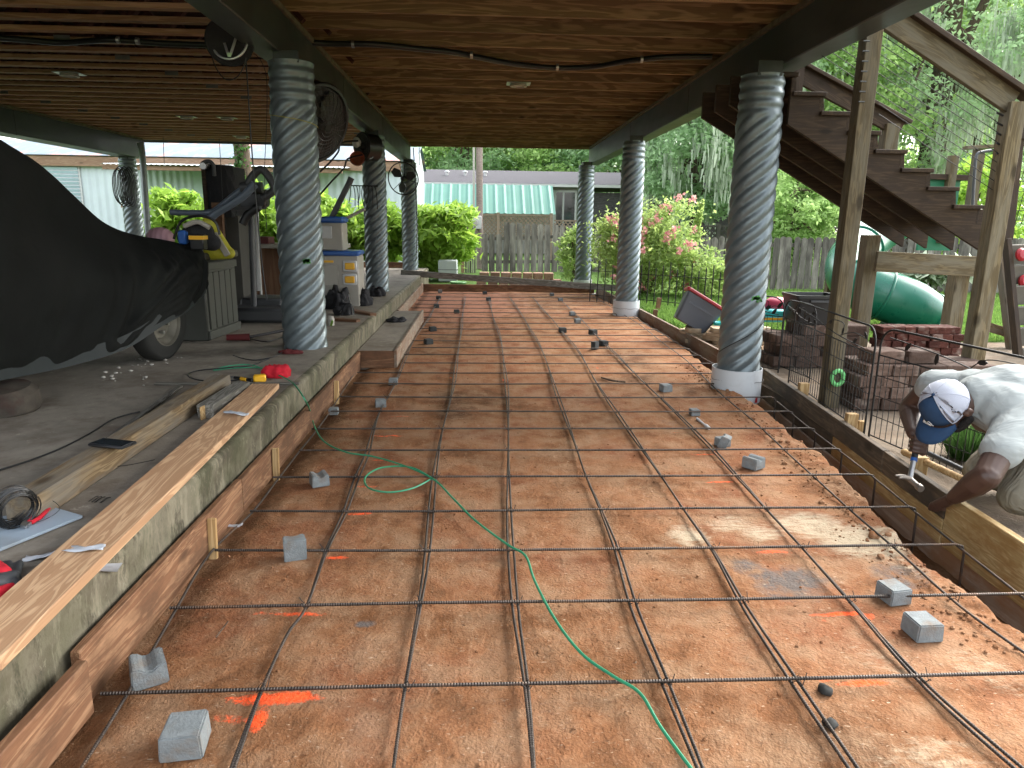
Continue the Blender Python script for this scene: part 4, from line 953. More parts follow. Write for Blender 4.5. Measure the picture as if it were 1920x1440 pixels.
ph = thing('phone', 'black smartphone lying across the long timber', 'phone', PZ(211, 832, ST+.09))
u = (PZ(250, 836, ST+.1)-PZ(172, 828, ST+.1)).normalized(); v = Vector((-u.y, u.x, 0)); Mx = Matrix((u, v, Vector((0, 0, 1)))).transposed(); c = PZ(211, 832, ST+.10)
mk('phone_case', MB().box(c, (.165, .084, .012), Mx), M['black'], ph, bevel=.005)
mk('phone_screen', MB().box(c+Vector((0, 0, .0065)), (.150, .070, .002), Mx), M['glass'], ph)
# white sheet, coil of wire, pliers, glove, paper
A = [PZ(*q, ST+.012) for q in ((155, 966), (100, 950), (-90, 985), (-90, 1065))]
one('foam_sheet', MB().prism(A, (0, 0, -.01)), M['sheet'], 'pale blue foam sheet lying on the slab at the left edge', 'sheet', bevel=.002)
cw = MB(); c = PZ(28, 952, ST+.075)
for k in range(44):
    rr = random.uniform(.046, .066); off = random.uniform(-.03, .03); ax = Vector((-.75, .5, .15)).normalized(); e1 = ax.orthogonal().normalized(); e2 = ax.cross(e1)
    tl = random.uniform(0, 6); cw.tube([c+ax*off+(e1*cos(t_)+e2*sin(t_))*rr*(1+.02*sin(3*t_+tl))+ax*.006*sin(t_+tl) for t_ in np.linspace(0, 2*pi, 29)[:-1]], .0010, 4, closed=True)
cw.tube(spline([c+Vector((.05, 0, .02)), PZ(90, 935, ST+.05), PZ(112, 955, ST+.03), PZ(70, 978, ST+.02), PZ(35, 960, ST+.03)], 8), .0011, 4)
one('wire_coil', cw, M['wire'], 'coil of thin black tie wire standing on the pale sheet at the left edge', 'wire coil', smooth=60)
pr = thing('pliers', 'pliers with dark red handles lying on the pale sheet', 'pliers', PZ(55, 975, ST+.02))
mk('jaw', MB().prism([PZ(x, y, ST+.015) for x, y in ((38, 990), (46, 978), (58, 975), (60, 984), (48, 993))], (0, 0, .012)), M['metal'], pr, bevel=.002)
for pts in ([(54, 980), (62, 966), (75, 952)], [(58, 980), (75, 970), (92, 952)]): mk('handle', MB().tube(spline([PZ(x, y, ST+.022) for x, y in pts], 5), .007, 8), M['redcloth'], pr)
gl = thing('work_glove', 'grey and red work glove on the slab at the left edge', 'glove', PZ(20, 1090, ST))
def blobmesh(parts, vox=.006, sm=6):
    mb = MB()
    for (p, q, r1, r2) in parts:
        p = Vector(p); q = Vector(q); d = q-p; L = max(d.length, 1e-4); Rm = d.to_track_quat('Z', 'Y').to_matrix() if d.length > 1e-5 else Matrix.Identity(3)
        prof = [(0, -r1)]+[(r1*cos(a), r1*sin(a)) for a in np.linspace(-1.3, 0, 4)]+[(r2*cos(a), L+r2*sin(a)) for a in np.linspace(0, 1.3, 4)]+[(0, L+r2)]
        mb.lathe(prof, p, 14, Rm)
    return mb
def blob_obj(name, parts, mat, parent=None, vox=.006, sm=6, origin=None):
    o = mk(name, blobmesh(parts), mat, parent, origin, smooth=None, recalc=True)
    r = o.modifiers.new('r', 'REMESH'); r.mode = 'VOXEL'; r.voxel_size = vox; r.use_smooth_shade = True
    s_ = o.modifiers.new('s', 'SMOOTH'); s_.iterations = sm; s_.factor = .5
    return o
G = lambda x, y, z=.02: PZ(x, y, ST+z)
blob_obj('glove_hand', [(G(-5, 1095), G(22, 1085), .03, .024), (G(18, 1080), G(16, 1056), .013, .011), (G(28, 1082), G(37, 1056), .013, .011), (G(22, 1085), G(34, 1100), .016, .014), (G(10, 1085), G(2, 1058), .012, .011)], M['darkgrey'], gl, .005)
blob_obj('glove_cuff', [(G(-20, 1060, .03), G(6, 1075, .035), .026, .022), (G(-10, 1120, .02), G(22, 1102, .02), .026, .015)], M['redcloth'], gl, .005)
def sheetstrip(name, pts, w, mat, label, cat='paper', th=.0012, wav=.003, up=None):
    P = spline(pts, 6); L = []
    for i, p in enumerate(P):
        d = (P[min(i+1, len(P)-1)]-P[max(i-1, 0)]).normalized(); s_ = d.cross(up or Vector((0, 0, 1))).normalized()
        ww = w*(1+.12*sin(i*.9)); L.append([p+s_*ww*k/4+Vector((0, 0, wav*sin(i*.8+k*1.7)+wav)) for k in (-2, -1, 0, 1, 2)])
    m_ = MB().grid(L); o = one(name, m_, mat, label, cat); sdm = o.modifiers.new('t', 'SOLIDIFY'); sdm.thickness = th; return o
sheetstrip('paper_strip', [PZ(45, 1048, ST+.004), PZ(80, 1045, ST+.006), PZ(115, 1032, ST+.04), PZ(155, 1030, ST+.056), PZ(196, 1027, ST+.056)], .032, M['paper'], 'twisted white paper strip lying over the fresh plank')
sheetstrip('paper_strip', [PZ(425, 772, ST+.054), PZ(445, 776, ST+.058), PZ(466, 778, ST+.054)], .04, M['paper'], 'crumpled white tape on the far part of the plank')
a = PX(206, 1058, -1.095); mbx = MB(); mbx.prism([PX(180, 1071, -1.108), PX(190, 1058, -1.09), PX(228, 1056, -1.085), PX(218, 1072, -1.10)], (.003, 0, .001))
one('paper_scrap', mbx, M['paper'], 'small white paper scrap stuck on the mossy slab edge', 'paper')
sheetstrip('paper_strip', [PZ(420, 985, .02), PZ(438, 988, .02), PZ(455, 984, .03)], .025, M['paper'], 'small white plastic strip on the soil near the slab')
nl = MB()
for k in range(7):
    p = PZ(165+4*k+random.uniform(-3, 3), 940+random.uniform(-3, 3), ST+.004); nl.tube(spline([p, p+Vector((.004, .02, .003)), p+Vector((.0, .045, 0)), p+Vector((.008, .05, 0))], 3), .0013, 4)
one('bent_tie_wires', nl, M['iron'], 'little bunch of bent wire ties on the slab beside the plank', 'wire ties')
# red cloth, yellow tape, knife, cords, shears by the first column
def cloth(c, r, h, mat, label, name='cloth', cat='cloth', sx=1, sy=1):
    bm = bmesh.new(); bmesh.ops.create_icosphere(bm, subdivisions=4, radius=1)
    sd_ = random.uniform(0, 50)
    for v in bm.verts:
        n = float(fbm(np.array([v.co.x*2+sd_]), np.array([v.co.y*2+v.co.z]), 4)[0])
        k = 1+.9*n; v.co = Vector((v.co.x*r*sx*k, v.co.y*r*sy*k, max(0, v.co.z*.8+.25)*h*(1+1.6*n)))
    me = bpy.data.meshes.new(name); bm.to_mesh(me); bm.free(); me.materials.append(M[mat]); me.shade_smooth()
    o = bpy.data.objects.new(name, me); COL.objects.link(o); o.location = c; return tagp(o, label, cat)
cloth(PZ(518, 706, ST), .075, .07, 'redcloth', 'bright red crumpled cloth on the slab near the first left column', sx=1.1)
cloth(PZ(545, 663, ST), .06, .03, 'dullred', 'dull red rag pressed against the foot of the first left column', sx=1.3, sy=.5)
cloth(PZ(745, 603, .151), .10, .045, 'blackmat', 'crumpled black cloth lying on the concrete step', sx=1.1, sy=.8)
one('tape_measure', MB().box(PZ(487, 709, ST+.022), (.075, .05, .044), Matrix.Rotation(.3, 3, 'Z')), M['yellow'], 'yellow tape measure beside the red cloth', 'tape measure', bevel=.008)
kn = thing('utility_tool', 'grey hand tool with a black and yellow grip left of the tape measure', 'tool', PZ(448, 706, ST))
mk('blade', MB().tube([PZ(408, 703, ST+.012), PZ(440, 708, ST+.014)], [.004, .008], 8), M['metal'], kn)
mk('grip', MB().tube([PZ(440, 708, ST+.014), PZ(473, 713, ST+.016)], [.010, .011], 8), M['black'], kn)
mk('grip_band', MB().tube([PZ(452, 710, ST+.015), PZ(462, 712, ST+.015)], .0118, 8), M['yellow'], kn)
def cord(px, r, mat, label, z=.006, name='cord', n=7):
    return one(name, MB().tube(spline([PZ(x, y, ST+z+(.006*((i*7) % 3))) for i, (x, y) in enumerate(px)], n), r, 6), M[mat], label, 'cord')
cord([(545, 640), (535, 655), (515, 668), (480, 675), (455, 672), (437, 666)], .0042, 'black', 'black cord curling left from the foot of the first column')
cord([(505, 672), (470, 685), (420, 690), (370, 695), (352, 703), (370, 712), (420, 715), (460, 708)], .0042, 'black', 'dark cord making a wide loop left of the tape measure')
cord([(500, 695), (470, 684), (430, 686), (400, 694), (440, 690), (490, 690), (505, 698)], .0042, 'green', 'green cord bunched up behind the tape measure')
cord([(-10, 884), (60, 862), (120, 838), (170, 812), (215, 785), (262, 772)], .004, 'rubber', 'black cord running along the slab toward the left edge')
cord([(205, 875), (240, 872), (290, 862)], .0015, 'iron', 'thin crack-like wire on the slab near the timber')
cord([(560, 620), (530, 632), (500, 640), (470, 636), (440, 632)], .006, 'black', 'thick black cable on the slab behind the first left column')
tl = thing('red_tool', 'small red tool with a dark hose lying on the slab behind the first left column', 'tool', PZ(450, 633, ST))
mk('tool_body', MB().tube([PZ(425, 633, ST+.03), PZ(468, 632, ST+.03)], [.025, .03], 10), M['dullred'], tl); mk('hose_end', MB().tube([PZ(468, 632, ST+.03), PZ(530, 620, ST+.05)], .012, 8), M['black'], tl)
# rubble on slab
rb = MB()
for k in range(38):
    x = random.gauss(262, 45); y = 690+random.gauss(0, 10)-(x-265)*.22; r = random.choice([.003, .005, .007, .014]); c = PZ(x, y, ST)
    rb.add([(c.x+v.x*r*random.uniform(.6, 1.3), c.y+v.y*r*random.uniform(.6, 1.3), c.z+(v.z*.6+.5)*r) for v in bv], bf)
o = one('rubble', rb, M['offwhite'], None, None, origin=(0, 0, 0), recalc=False, smooth=None); o['kind'] = 'stuff'
# ================= covered boat on its trailer =================
bt = thing('covered_boat', 'boat under a black fitted tarpaulin on a trailer at the left', 'boat', (-3.4, 4.5, ST))
# stations run from the stern (near) to the bow (far); each: top edge, widest belt and hem in pixels, with their depth
STN = []
hem = [(-420, 800, 2.6), (-200, 760, 3.05), (0, 712, 3.6), (120, 688, 4.05), (230, 655, 4.45), (300, 612, 4.75), (350, 583, 5.15), (384, 548, 5.4)]
mid = [(-420, 560, 2.55), (-200, 540, 3.05), (0, 520, 3.6), (130, 520, 4.05), (240, 515, 4.5), (320, 510, 4.85), (365, 508, 5.15), (391, 510, 5.45)]
top = [(-420, 60, 2.9), (-200, 150, 3.4), (10, 268, 3.95), (95, 325, 4.4), (190, 414, 4.85), (262, 443, 5.15), (330, 456, 5.4), (380, 470, 5.55)]
CREASE = [(.56, .16, .98, .36, -1, .013), (.56, .16, .99, .28, -.9, .011), (.55, .17, .92, .46, -1, .014), (.55, .17, .80, .5, -.8, .013), (.60, .2, .97, .44, .8, .012), (.56, .15, .66, .5, -1.1, .016), (.50, .1, .60, .52, -.7, .014), (.69, .3, .74, .53, -.7, .010), (.78, .34, .80, .53, -.7, .009), (.36, .12, .52, .5, -.5, .02), (.2, .1, .30, .5, -.35, .02), (.87, .36, .88, .53, -.6, .008), (.58, .13, .94, .2, .8, .011), (0.05, .12, .5, .16, -.4, .014)]
P = []
NS = 120
def interp(L, t): 
    f = t*(len(L)-1); return spline_pt(L, f)
def spline_pt(L, f):
    i = min(int(f), len(L)-2); u = f-i
    V = [PY(*q) for q in L]; p0, p1, p2, p3 = V[max(i-1, 0)], V[i], V[i+1], V[min(i+2, len(L)-1)]
    return .5*((2*p1)+(p2-p0)*u+(2*p0-5*p1+4*p2-p3)*u*u+(3*p1-p0-3*p2+p3)*u**3)
for i in range(NS+1):
    t_ = i/NS; h, mm, tp = interp(hem, t_), interp(mid, t_), interp(top, t_)
    crown = tp+Vector((-.9*(1-.7*t_), .25, .0)); row = []
    ctl = [h+Vector((-.05, .03, .05)), h, h+(mm-h)*.45+Vector((.02, 0, 0)), mm, mm+(tp-mm)*.55+Vector((.02, -.02, 0)), tp, tp+(crown-tp)*.5+Vector((0, 0, .02)), crown, crown+Vector((-.8, .1, -.25)), crown+Vector((-1.1, .1, -.9))]
    sp = spline(ctl, 11)
    for j, q in enumerate(sp):
        v_ = j/len(sp); amp = .040*sin(pi*min(1, v_*1.5))
        # folds run up from the hem toward the bow, fanning out
        fo = sin((t_*38-v_*16)+3*float(fbm(np.array([t_*6]), np.array([v_*4]), 3)[0])*4)*.5+1.4*float(fbm(np.array([t_*16-v_*5]), np.array([v_*5+t_*3]), 4)[0])
        k = .25+.75*max(0, t_-.35)
        cr = 0
        for (t0, v0, t1, v1, A_, w_) in CREASE:
            dx, dv = t1-t0, v1-v0; L2 = dx*dx+dv*dv; s_ = max(0, min(1, ((t_-t0)*dx+(v_-v0)*dv)/L2)); dd = sqrt((t_-t0-dx*s_)**2+(v_-v0-dv*s_)**2)
            cr += A_*(math.exp(-(dd/w_)**2)-.6*math.exp(-((dd-w_*1.8)/w_)**2))*sin(pi*min(1, .15+s_))
        row.append(q+Vector((1, -.6, .1))*(amp*fo*k+cr*.017))
    P.append(row)
mk('boat_cover', MB().grid(P), M['cover'], bt, smooth=80, recalc=False)
hp = [interp(hem, t_)+Vector((.012, -.012, .03)) for t_ in np.linspace(0, 1, 40)]
mbh = MB(); P = [[p+Vector((0, 0, z*.085-.03))+Vector((.004, -.004, 0)) for z in (0, .5, 1)] for p in hp]; mk('cover_hem', mbh.grid(P), M['coverhem'], bt, smooth=80)
mk('hull', MB().tube([(-3.2, 2.4, .95), (-3.1, 3.4, .9), (-2.75, 4.6, .95), (-2.35, 5.5, 1.0)], [.4, .4, .25, .06], 16), M['black'], bt)
mk('trailer_frame', MB().bar((-2.9, 2.5, .48), (-2.3, 5.5, .55), .06, .09), M['black'], bt)
M['rimgrey'] = plain('dirty_wheel_rim', (.13, .12, .095), .6, .3, .4, 9, .2)
def wheel(c, r, w, par, rz=0, rim=True):
    Rm = Matrix.Rotation(rz, 3, 'Z')@Matrix.Rotation(radians(90), 3, 'Y')
    prof = [(r*.62, -w/2), (r*.9, -w/2), (r, -w*.3), (r, w*.3), (r*.9, w/2), (r*.62, w/2), (r*.6, w*.3), (r*.6, -w*.3), (r*.62, -w/2)]
    mk('tyre', MB().lathe(prof, c, 40, Rm), M['rubber'], par, smooth=50)
    if rim:
        o = mk('rim', MB().lathe([(0, w*.18), (r*.13, w*.18), (r*.15, w*.02), (r*.42, w*.1), (r*.5, w*.3), (r*.6, w*.42), (r*.63, w*.5), (r*.61, w*.52), (r*.57, w*.42), (r*.55, 0), (0, 0)], c, 36, Rm), M['rimgrey'], par, smooth=40)
        for k in range(5):
            a = 2*pi*k/5; q = Vector(c)+Rm@Vector((r*.27*cos(a), r*.27*sin(a), w*.08)); mk('wheel_nut', MB().lathe([(.0, .03), (.012, .03), (.012, 0)], q, 6, Rm), M['metal'], par)
wheel(Vector((PY(296, 612, 5.05).x, 5.05, ST+.27)), .27, .14, bt, radians(-8))

tr_ = thing('rusty_drum', 'rust-mottled low round drum half under the boat at the left edge', 'drum', PZ(20, 780, ST))
mk('drum_body', MB().lathe([(.0, 0), (.15, 0), (.165, .02), (.16, .1), (.13, .13), (0, .14)], PZ(12, 770, ST), 26, Matrix.Rotation(.12, 3, 'X')), plain('rusty_mottled_iron', (.055, .045, .034), .85, .1, .5, 14, .4, 40, .006, dirt=(.04, .012, .008)), tr_)
# ================= things behind the boat =================
dbx = thing('deck_box', 'dark slatted plastic deck box standing beyond the bow of the boat', 'deck box', PZ(425, 632, ST))
a = PZ(392, 640, ST); b = PZ(449, 618, ST); u = (b-a).normalized(); v = Vector((-u.y, u.x, 0)); L = (b-a).length; Mx = Matrix((u, v, Vector((0, 0, 1)))).transposed(); c = (a+b)/2+v*.25
plas = flat('dark_olive_plastic', (.040, .042, .034), .55)
mk('box_body', MB().box(c+Vector((0, 0, .32)), (L, .5, .64), Mx), plas, dbx, bevel=.01)
mk('lid', MB().box(c+Vector((0, 0, .68)), (L+.05, .56, .06), Mx), plas, dbx, bevel=.012)
for k in range(5): mk('slat', MB().box(c+u*(-L/2+.09+k*(L-.18)/4)-v*.256+Vector((0, 0, .32)), ((L-.18)/4-.015, .014, .46), Mx), plas, dbx, bevel=.003)
mk('top_trim', MB().box(c-v*.258+Vector((0, 0, .60)), (L, .02, .06), Mx), plas, dbx, bevel=.003)
mk('bottom_trim', MB().box(c-v*.258+Vector((0, 0, .045)), (L, .02, .07), Mx), plas, dbx, bevel=.003)
bag = thing('yellow_bag', 'crumpled yellow and grey bag sitting on the dark deck box', 'bag', c+Vector((.0, -.1, .7)))
cc = PY(409, 486, 5.95)
blob_obj('bag_body', [(cc+Vector((-.05, 0, .05)), cc+Vector((.09, 0, .05)), .06, .05), (cc+Vector((-.04, 0, .08)), cc+Vector((-.07, 0, .30)), .075, .035), (cc+Vector((.06, 0, .08)), cc+Vector((-.04, 0, .30)), .05, .03)], plain('yellow_bag_plastic', (.42, .40, .03), .5, 0, .3, 6, .6, 20, .02), bag, .01, 4)
mk('grey_band', MB().box(cc+Vector((.055, -.065, .12)), (.05, .02, .2), Matrix.Rotation(-.5, 3, 'Y')), M['offwhite'], bag, bevel=.006)
# items on the boat edge
def py_box(name, px0, py0, px1, py1, Y0, dep, mat, label, cat, **k):
    a = PY(px0, py1, Y0); b = PY(px1, py0, Y0)
    return one(name, MB().bb(a.x, b.x, Y0, Y0+dep, a.z, b.z), M[mat], label, cat, **k)
hb = thing('hand_tool_bag', 'black work bag with a pale mesh panel lying on the boat cover', 'bag', PY(375, 450, 6.2))
blob_obj('bag_body', [(PY(350, 446, 5.55), PY(398, 455, 5.6), .07, .065), (PY(362, 432, 5.58), PY(385, 434, 5.6), .065, .065)], M['blackmat'], hb, .012, 5)
mk('carry_strap', MB().tube(spline([PY(326, 448, 5.5), PY(340, 415, 5.5), PY(372, 405, 5.5), PY(402, 414, 5.5), PY(412, 440, 5.5)], 6), .010, 8), M['black'], hb)
mk('mesh_panel', MB().tube(spline([PY(345, 424, 5.47), PY(370, 416, 5.47), PY(393, 427, 5.47)], 5), .018, 8), M['offwhite'], hb)
py_box('blue_can', 333, 432, 347, 458, 5.4, .06, 'blue', 'small blue can on the edge of the boat cover', 'can', bevel=.012)
yb = thing('yellow_box', 'small black and yellow battery box on the bow of the boat cover', 'tool', PY(367, 450, 6.1))
a, b = PY(357, 468, 5.38), PY(380, 439, 5.38); mk('case', MB().bb(a.x, b.x, 5.38, 5.46, a.z, b.z), M['black'], yb, bevel=.006)
mk('yellow_top', MB().bb(a.x-.002, b.x+.002, 5.37, 5.47, b.z-.04, b.z-.012), M['yellow'], yb)
one('striped_ball', MB().lathe([(0, -.085)]+[(.105*cos(a_), .085*sin(a_)) for a_ in np.linspace(-1.4, 1.4, 9)]+[(0, .085)], PY(300, 442, 5.7)-Vector((0, 0, .02)), 24), corr('pink_white_stripes', (.45, .26, .30), None, 'X', 9., .2), 'pale round cushion with pink stripes behind the boat cover', 'cushion', smooth=80)
# tall dark cabinet with a reel on top
tc = thing('tall_cabinet', 'tall dark stacked cabinet behind the deck box, wrapped in black mesh at its top', 'cabinet', PY(425, 600, 7.5)); tc.location.z = ST; OFF[tc.name] = Vector(tc.location)
a = PY(393, 500, 7.5); b = PY(453, 500, 7.5); zt = PY(425, 306, 7.5).z
mk('cabinet_body', MB().bb(a.x+.05, b.x, 7.5, 7.95, ST, 1.32), flat('dark_cabinet_board', (.045, .042, .034), .7), tc, bevel=.004)
mk('upper_frame', MB().bb(a.x, a.x+.04, 7.48, 7.9, 1.3, zt), M['stairwood'], tc)
P = []
for i in range(20):
    z = 1.3+(zt-.02-1.3)*i/19; P.append([Vector((a.x+.04+(b.x-.06-a.x)*.5*(1-cos(pi*j/24))/1+.01*sin(i+j), 7.52-.10*sin(pi*j/24)+.006*sin(j*2.3+i*.2), z)) for j in range(25)])
mk('black_mesh_wrap', MB().grid(P), M['blackmat'], tc, smooth=80)
mk('black_mesh_back', MB().bb(a.x+.05, b.x-.03, 7.53, 7.9, 1.3, zt-.03), M['blackmat'], tc)
mk('roll_arm', MB().tube(spline([PY(377, 312, 7.4), PY(381, 305, 7.4), PY(392, 302, 7.4), PY(400, 310, 7.4), PY(402, 330, 7.4)], 6), .018, 10), M['darkgrey'], tc)
mk('roller', MB().tube([PY(380, 311, 7.3), PY(390, 311, 7.5)], .032, 12), M['metal'], tc)
py_box('wooden_upright', 403, 380, 414, 470, 7.35, .06, 'ply', 'narrow brown wooden upright in front of the tall cabinet', 'board')
# exercise machine handlebars
ex = thing('exercise_machine', 'grey blue handlebars and dark console of an exercise machine behind the boat', 'exercise machine', PZ(440, 600, ST))
T7 = lambda *L, Y0=6.9: spline([PY(x, y, Y0+(dy if False else 0)) for x, y in L for dy in (0,)], 6)
mk('handlebar', MB().tube(T7((320, 398), (360, 399), (395, 398), (412, 388), (440, 365), (462, 350)), .028, 10), M['greyblue'], ex, smooth=60)
mk('handlebar', MB().tube(T7((386, 440), (389, 420), (402, 402), (430, 385), (458, 366), (478, 345), Y0=6.7), .036, 10), M['greyblue'], ex, smooth=60)
mk('hand_grip', MB().tube(T7((462, 350), (474, 330), (488, 318), (500, 326), (514, 350), (508, 362), (492, 372)), .036, 10), M['darkgrey'], ex, smooth=60)
mk('console', MB().tube([PY(452, 352, 6.9), PY(492, 352, 6.9)], .05, 12), M['darkgrey'], ex)
mk('console_housing', MB().prism([PY(x, y, 6.95) for x, y in ((444, 362), (498, 355), (496, 385), (486, 392), (450, 390))], (0, .18, 0)), M['black'], ex, bevel=.01)
mk('lower_arm', MB().tube(T7((485, 388), (465, 402), (455, 420)), .04, 10), M['black'], ex)
mk('console_trim', MB().bar(PY(440, 391, 6.9), PY(490, 390, 6.9), .05, .03), M['darkgrey'], ex)
mk('upright_tube', MB().tube([PY(470, 390, 7.1), (PZ(478, 600, ST).x, 7.1, ST)], .028, 10), M['darkgrey'], ex)
mk('floor_base', MB().bb(-2.45, -1.75, 6.9, 7.3, ST, ST+.14), M['darkgrey'], ex, bevel=.03)
py_box('tool_case', 452, 560, 528, 598, 7.2, .4, 'darkgrey', 'dark grey tool case on the slab beyond the deck box', 'case', bevel=.02)
# white tent frame pole, table, plywood
tab = thing('folding_table', 'white folding table top with clutter behind the first left column', 'table', (-2.3, 8.6, ST))
a = PY(452, 457, 8.5); b = PY(640, 457, 8.5)
mk('table_top', MB().bb(a.x, b.x, 8.5, 9.1, a.z-.05, a.z), M['offwhite'], tab, bevel=.008)
for x in (a.x+.1, b.x-.1): mk('leg', MB().tube([(x, 8.8, ST), (x, 8.8, a.z-.05)], .016, 8), M['metal'], tab)
mk('white_pole', MB().tube([PY(481, 395, 8.4), PY(484, 545, 8.4)], .026, 12), M['white'], tab)
ZT = a.z
one('paper_pile', MB().bb(a.x+.42, a.x+.72, 8.52, 8.8, ZT, ZT+.02), M['paper'], 'white papers lying on the folding table', 'papers')
one('red_box', MB().bb(a.x+.02, a.x+.30, 8.55, 8.8, ZT, ZT+.08), flat('dark_red_box', (.09, .015, .015), .6), 'dark red flat box on the folding table', 'box', bevel=.006)
board('plywood_sheet', PY(492, 545, 9.2)+Vector((0, 0, -.3)), PY(492, 465, 9.2), .9, .02, M['ply'], None, up=(0, 1, 0), label='brown plywood sheet standing under the folding table', cat='plywood')
# white drawer organisers and leaning tools
dw = thing('drawer_organizer', 'white plastic drawer unit with yellow drawers and a blue lid between the left columns', 'drawer unit', (-1.7, 8.3, ST))
a = PY(600, 550, 8.3); b = PY(671, 480, 8.3)
mk('cabinet', MB().bb(a.x-.05, b.x, 8.3, 8.7, ST, b.z), M['offwhite'], dw, bevel=.012)
mk('blue_lid', MB().bb(a.x-.06, b.x+.01, 8.28, 8.72, b.z, b.z+.055), M['blue'], dw, bevel=.015)
for (x0, y0, x1, y1) in ((646, 491, 667, 507), (646, 516, 667, 532)):
    p = PY(x0, y1, 8.3); q = PY(x1, y0, 8.3); f = mk('drawer_frame', MB().bb(p.x-.015, q.x+.015, 8.275, 8.30, p.z-.015, q.z+.015), M['white'], dw, bevel=.01)
    mk('yellow_drawer', MB().bb(p.x+.01, q.x-.01, 8.262, 8.28, p.z+.01, q.z-.01), M['yellow'], f, bevel=.008)
p = PY(606, 536, 8.3); q = PY(634, 497, 8.3); mk('door_panel', MB().bb(p.x, q.x, 8.288, 8.30, p.z, q.z), M['offwhite'], dw, bevel=.006)
p = PY(607, 490, 8.3); q = PY(625, 487, 8.3); mk('latch', MB().bb(p.x, q.x, 8.28, 8.30, p.z-.012, p.z+.012), M['yellow'], dw)
dw2 = thing('storage_case', 'white plastic case with a blue lid standing on the drawer unit', 'case', (-1.75, 8.35, b.z+.06))
p = PY(598, 468, 8.35); q = PY(642, 418, 8.35); zb = b.z+.057
mk('case_body', MB().bb(p.x, q.x, 8.33, 8.65, zb, q.z), M['offwhite'], dw2, bevel=.012)
mk('blue_lid', MB().bb(p.x-.01, q.x+.012, 8.31, 8.67, q.z, q.z+.07), M['blue'], dw2, bevel=.02)
p = PY(604, 447, 8.33); q2 = PY(622, 424, 8.33); mk('door_panel', MB().bb(p.x, q2.x, 8.32, 8.33, p.z, q2.z), M['white'], dw2, bevel=.004)
ld = thing('leaning_tool', 'dark flat tool frame leaning above the storage case', 'tool', PY(625, 405, 8.5))
mk('dark_bar', MB().bar(PY(620, 412, 8.5), PY(657, 338, 8.5), .05, .06), M['darkgrey'], ld, bevel=.008)
mk('rounded_tip', MB().tube([PY(654, 345, 8.5), PY(659, 333, 8.5)], .035, 10), M['darkgrey'], ld)
board('aluminium_profile', PY(640, 414, 8.9), PY(684, 392, 8.9), .10, .03, M['offwhite'], None, label='pale flat profile slanting behind the middle left column', cat='profile')
tg = thing('black_bags', 'heap of black bags on the slab beside the middle left column', 'bags', PZ(650, 575, ST))
for (x, y, r, s_) in ((632, 578, .13, .20), (655, 566, .15, .26), (680, 572, .12, .16), (645, 590, .10, .12)):
    c = PZ(x, y, ST); q = cloth((0, 0, 0), r, s_, 'blackmat', None, 'bag'); q.parent = tg; q.location = c-OFF[tg.name]
    for kk in ('label', 'category'):
        if kk in q: del q[kk]
mk('silver_frame', MB().tube([PZ(662, 590, ST+.04), PY(654, 552, 7.9), PZ(638, 586, ST+.04)], .006, 6), M['metal'], tg)
cloth(PZ(707, 555, ST), .10, .10, 'blackmat', 'small black crumpled bag against the foot of the middle left column', 'bag', 'bag')
jar = thing('plant_jar', 'glass jar with a small green sprig beside the first left column', 'jar', PZ(621, 610, ST))
mk('jar_glass', MB().lathe([(.03, 0), (.034, .06), (.026, .08), (.028, .09), (.02, .09), (.02, .01), (0, .01)], PZ(621, 610, ST), 16), M['offwhite'], jar)
mk('sprig', MB().tube([PZ(621, 610, ST+.08), PZ(623, 602, ST+.14)], .01, 6), M['leafA'], jar)
# basketball-like black net rack near middle column
nt_ = MB(); a = PY(657, 348, 9.8)
for k in range(9):
    x = a.x+.04*k; nt_.tube(spline([(x, 9.8, a.z), (x+.02*sin(k), 9.8, a.z-.1), (x-.03*cos(k*2), 9.8, a.z-.22-.04*(k % 3))], 4), .006, 5)
nt_.tube([(a.x, 9.8, a.z), (a.x+.36, 9.8, a.z)], .008, 6); one('hanging_net', nt_, M['iron'], 'tattered dark net hanging left of the middle left column', 'net')
# cords hanging
def hcord(L, Y0, label, r=.005, mat='black'):
    return one('rope', MB().tube(spline([PY(x, y, Y0) for x, y in L], 6), r, 6), M[mat], label, 'cord')
hcord([(461, 110), (465, 170), (470, 250), (476, 330), (484, 420), (492, 500), (500, 560)], 5.5, 'long thin cord hanging from the round dark drum down past the table', .005)
hcord([(395, 78), (400, 115), (415, 142), (430, 150), (447, 142), (458, 122), (461, 108)], 5.3, 'thin black cord drooping in a loop below the round drum', .004)
hcord([(476, 100), (490, 115), (500, 150), (500, 230), (496, 330), (500, 430)], 5.6, 'thin cord hanging just left of the first left column', .0025)
hcord([(411, 260), (414, 310), (418, 380), (425, 430)], 7.3, 'thin cord hanging beside the mesh-wrapped cabinet', .003)
hcord([(306, 258), (308, 308)], 14, 'very short string hanging from the far edge of the ceiling', .006)
hcord([(775, 277), (778, 330), (782, 420), (780, 490)], 14.2, 'dark cord running down beside the farthest left column', .010)
hcord([(786, 277), (786, 310)], 14.4, 'short dark cord end hanging at the corner of the ceiling', .008)
hcord([(600, 322), (618, 305), (634, 285), (640, 268), (672, 264)], 9.6, 'dark bungee strap reaching left from the clamp lights', .012)
hcord([(600, 365), (622, 340), (645, 315), (652, 298), (680, 290)], 9.6, 'lower dark strap reaching left below the clamp lights', .012)
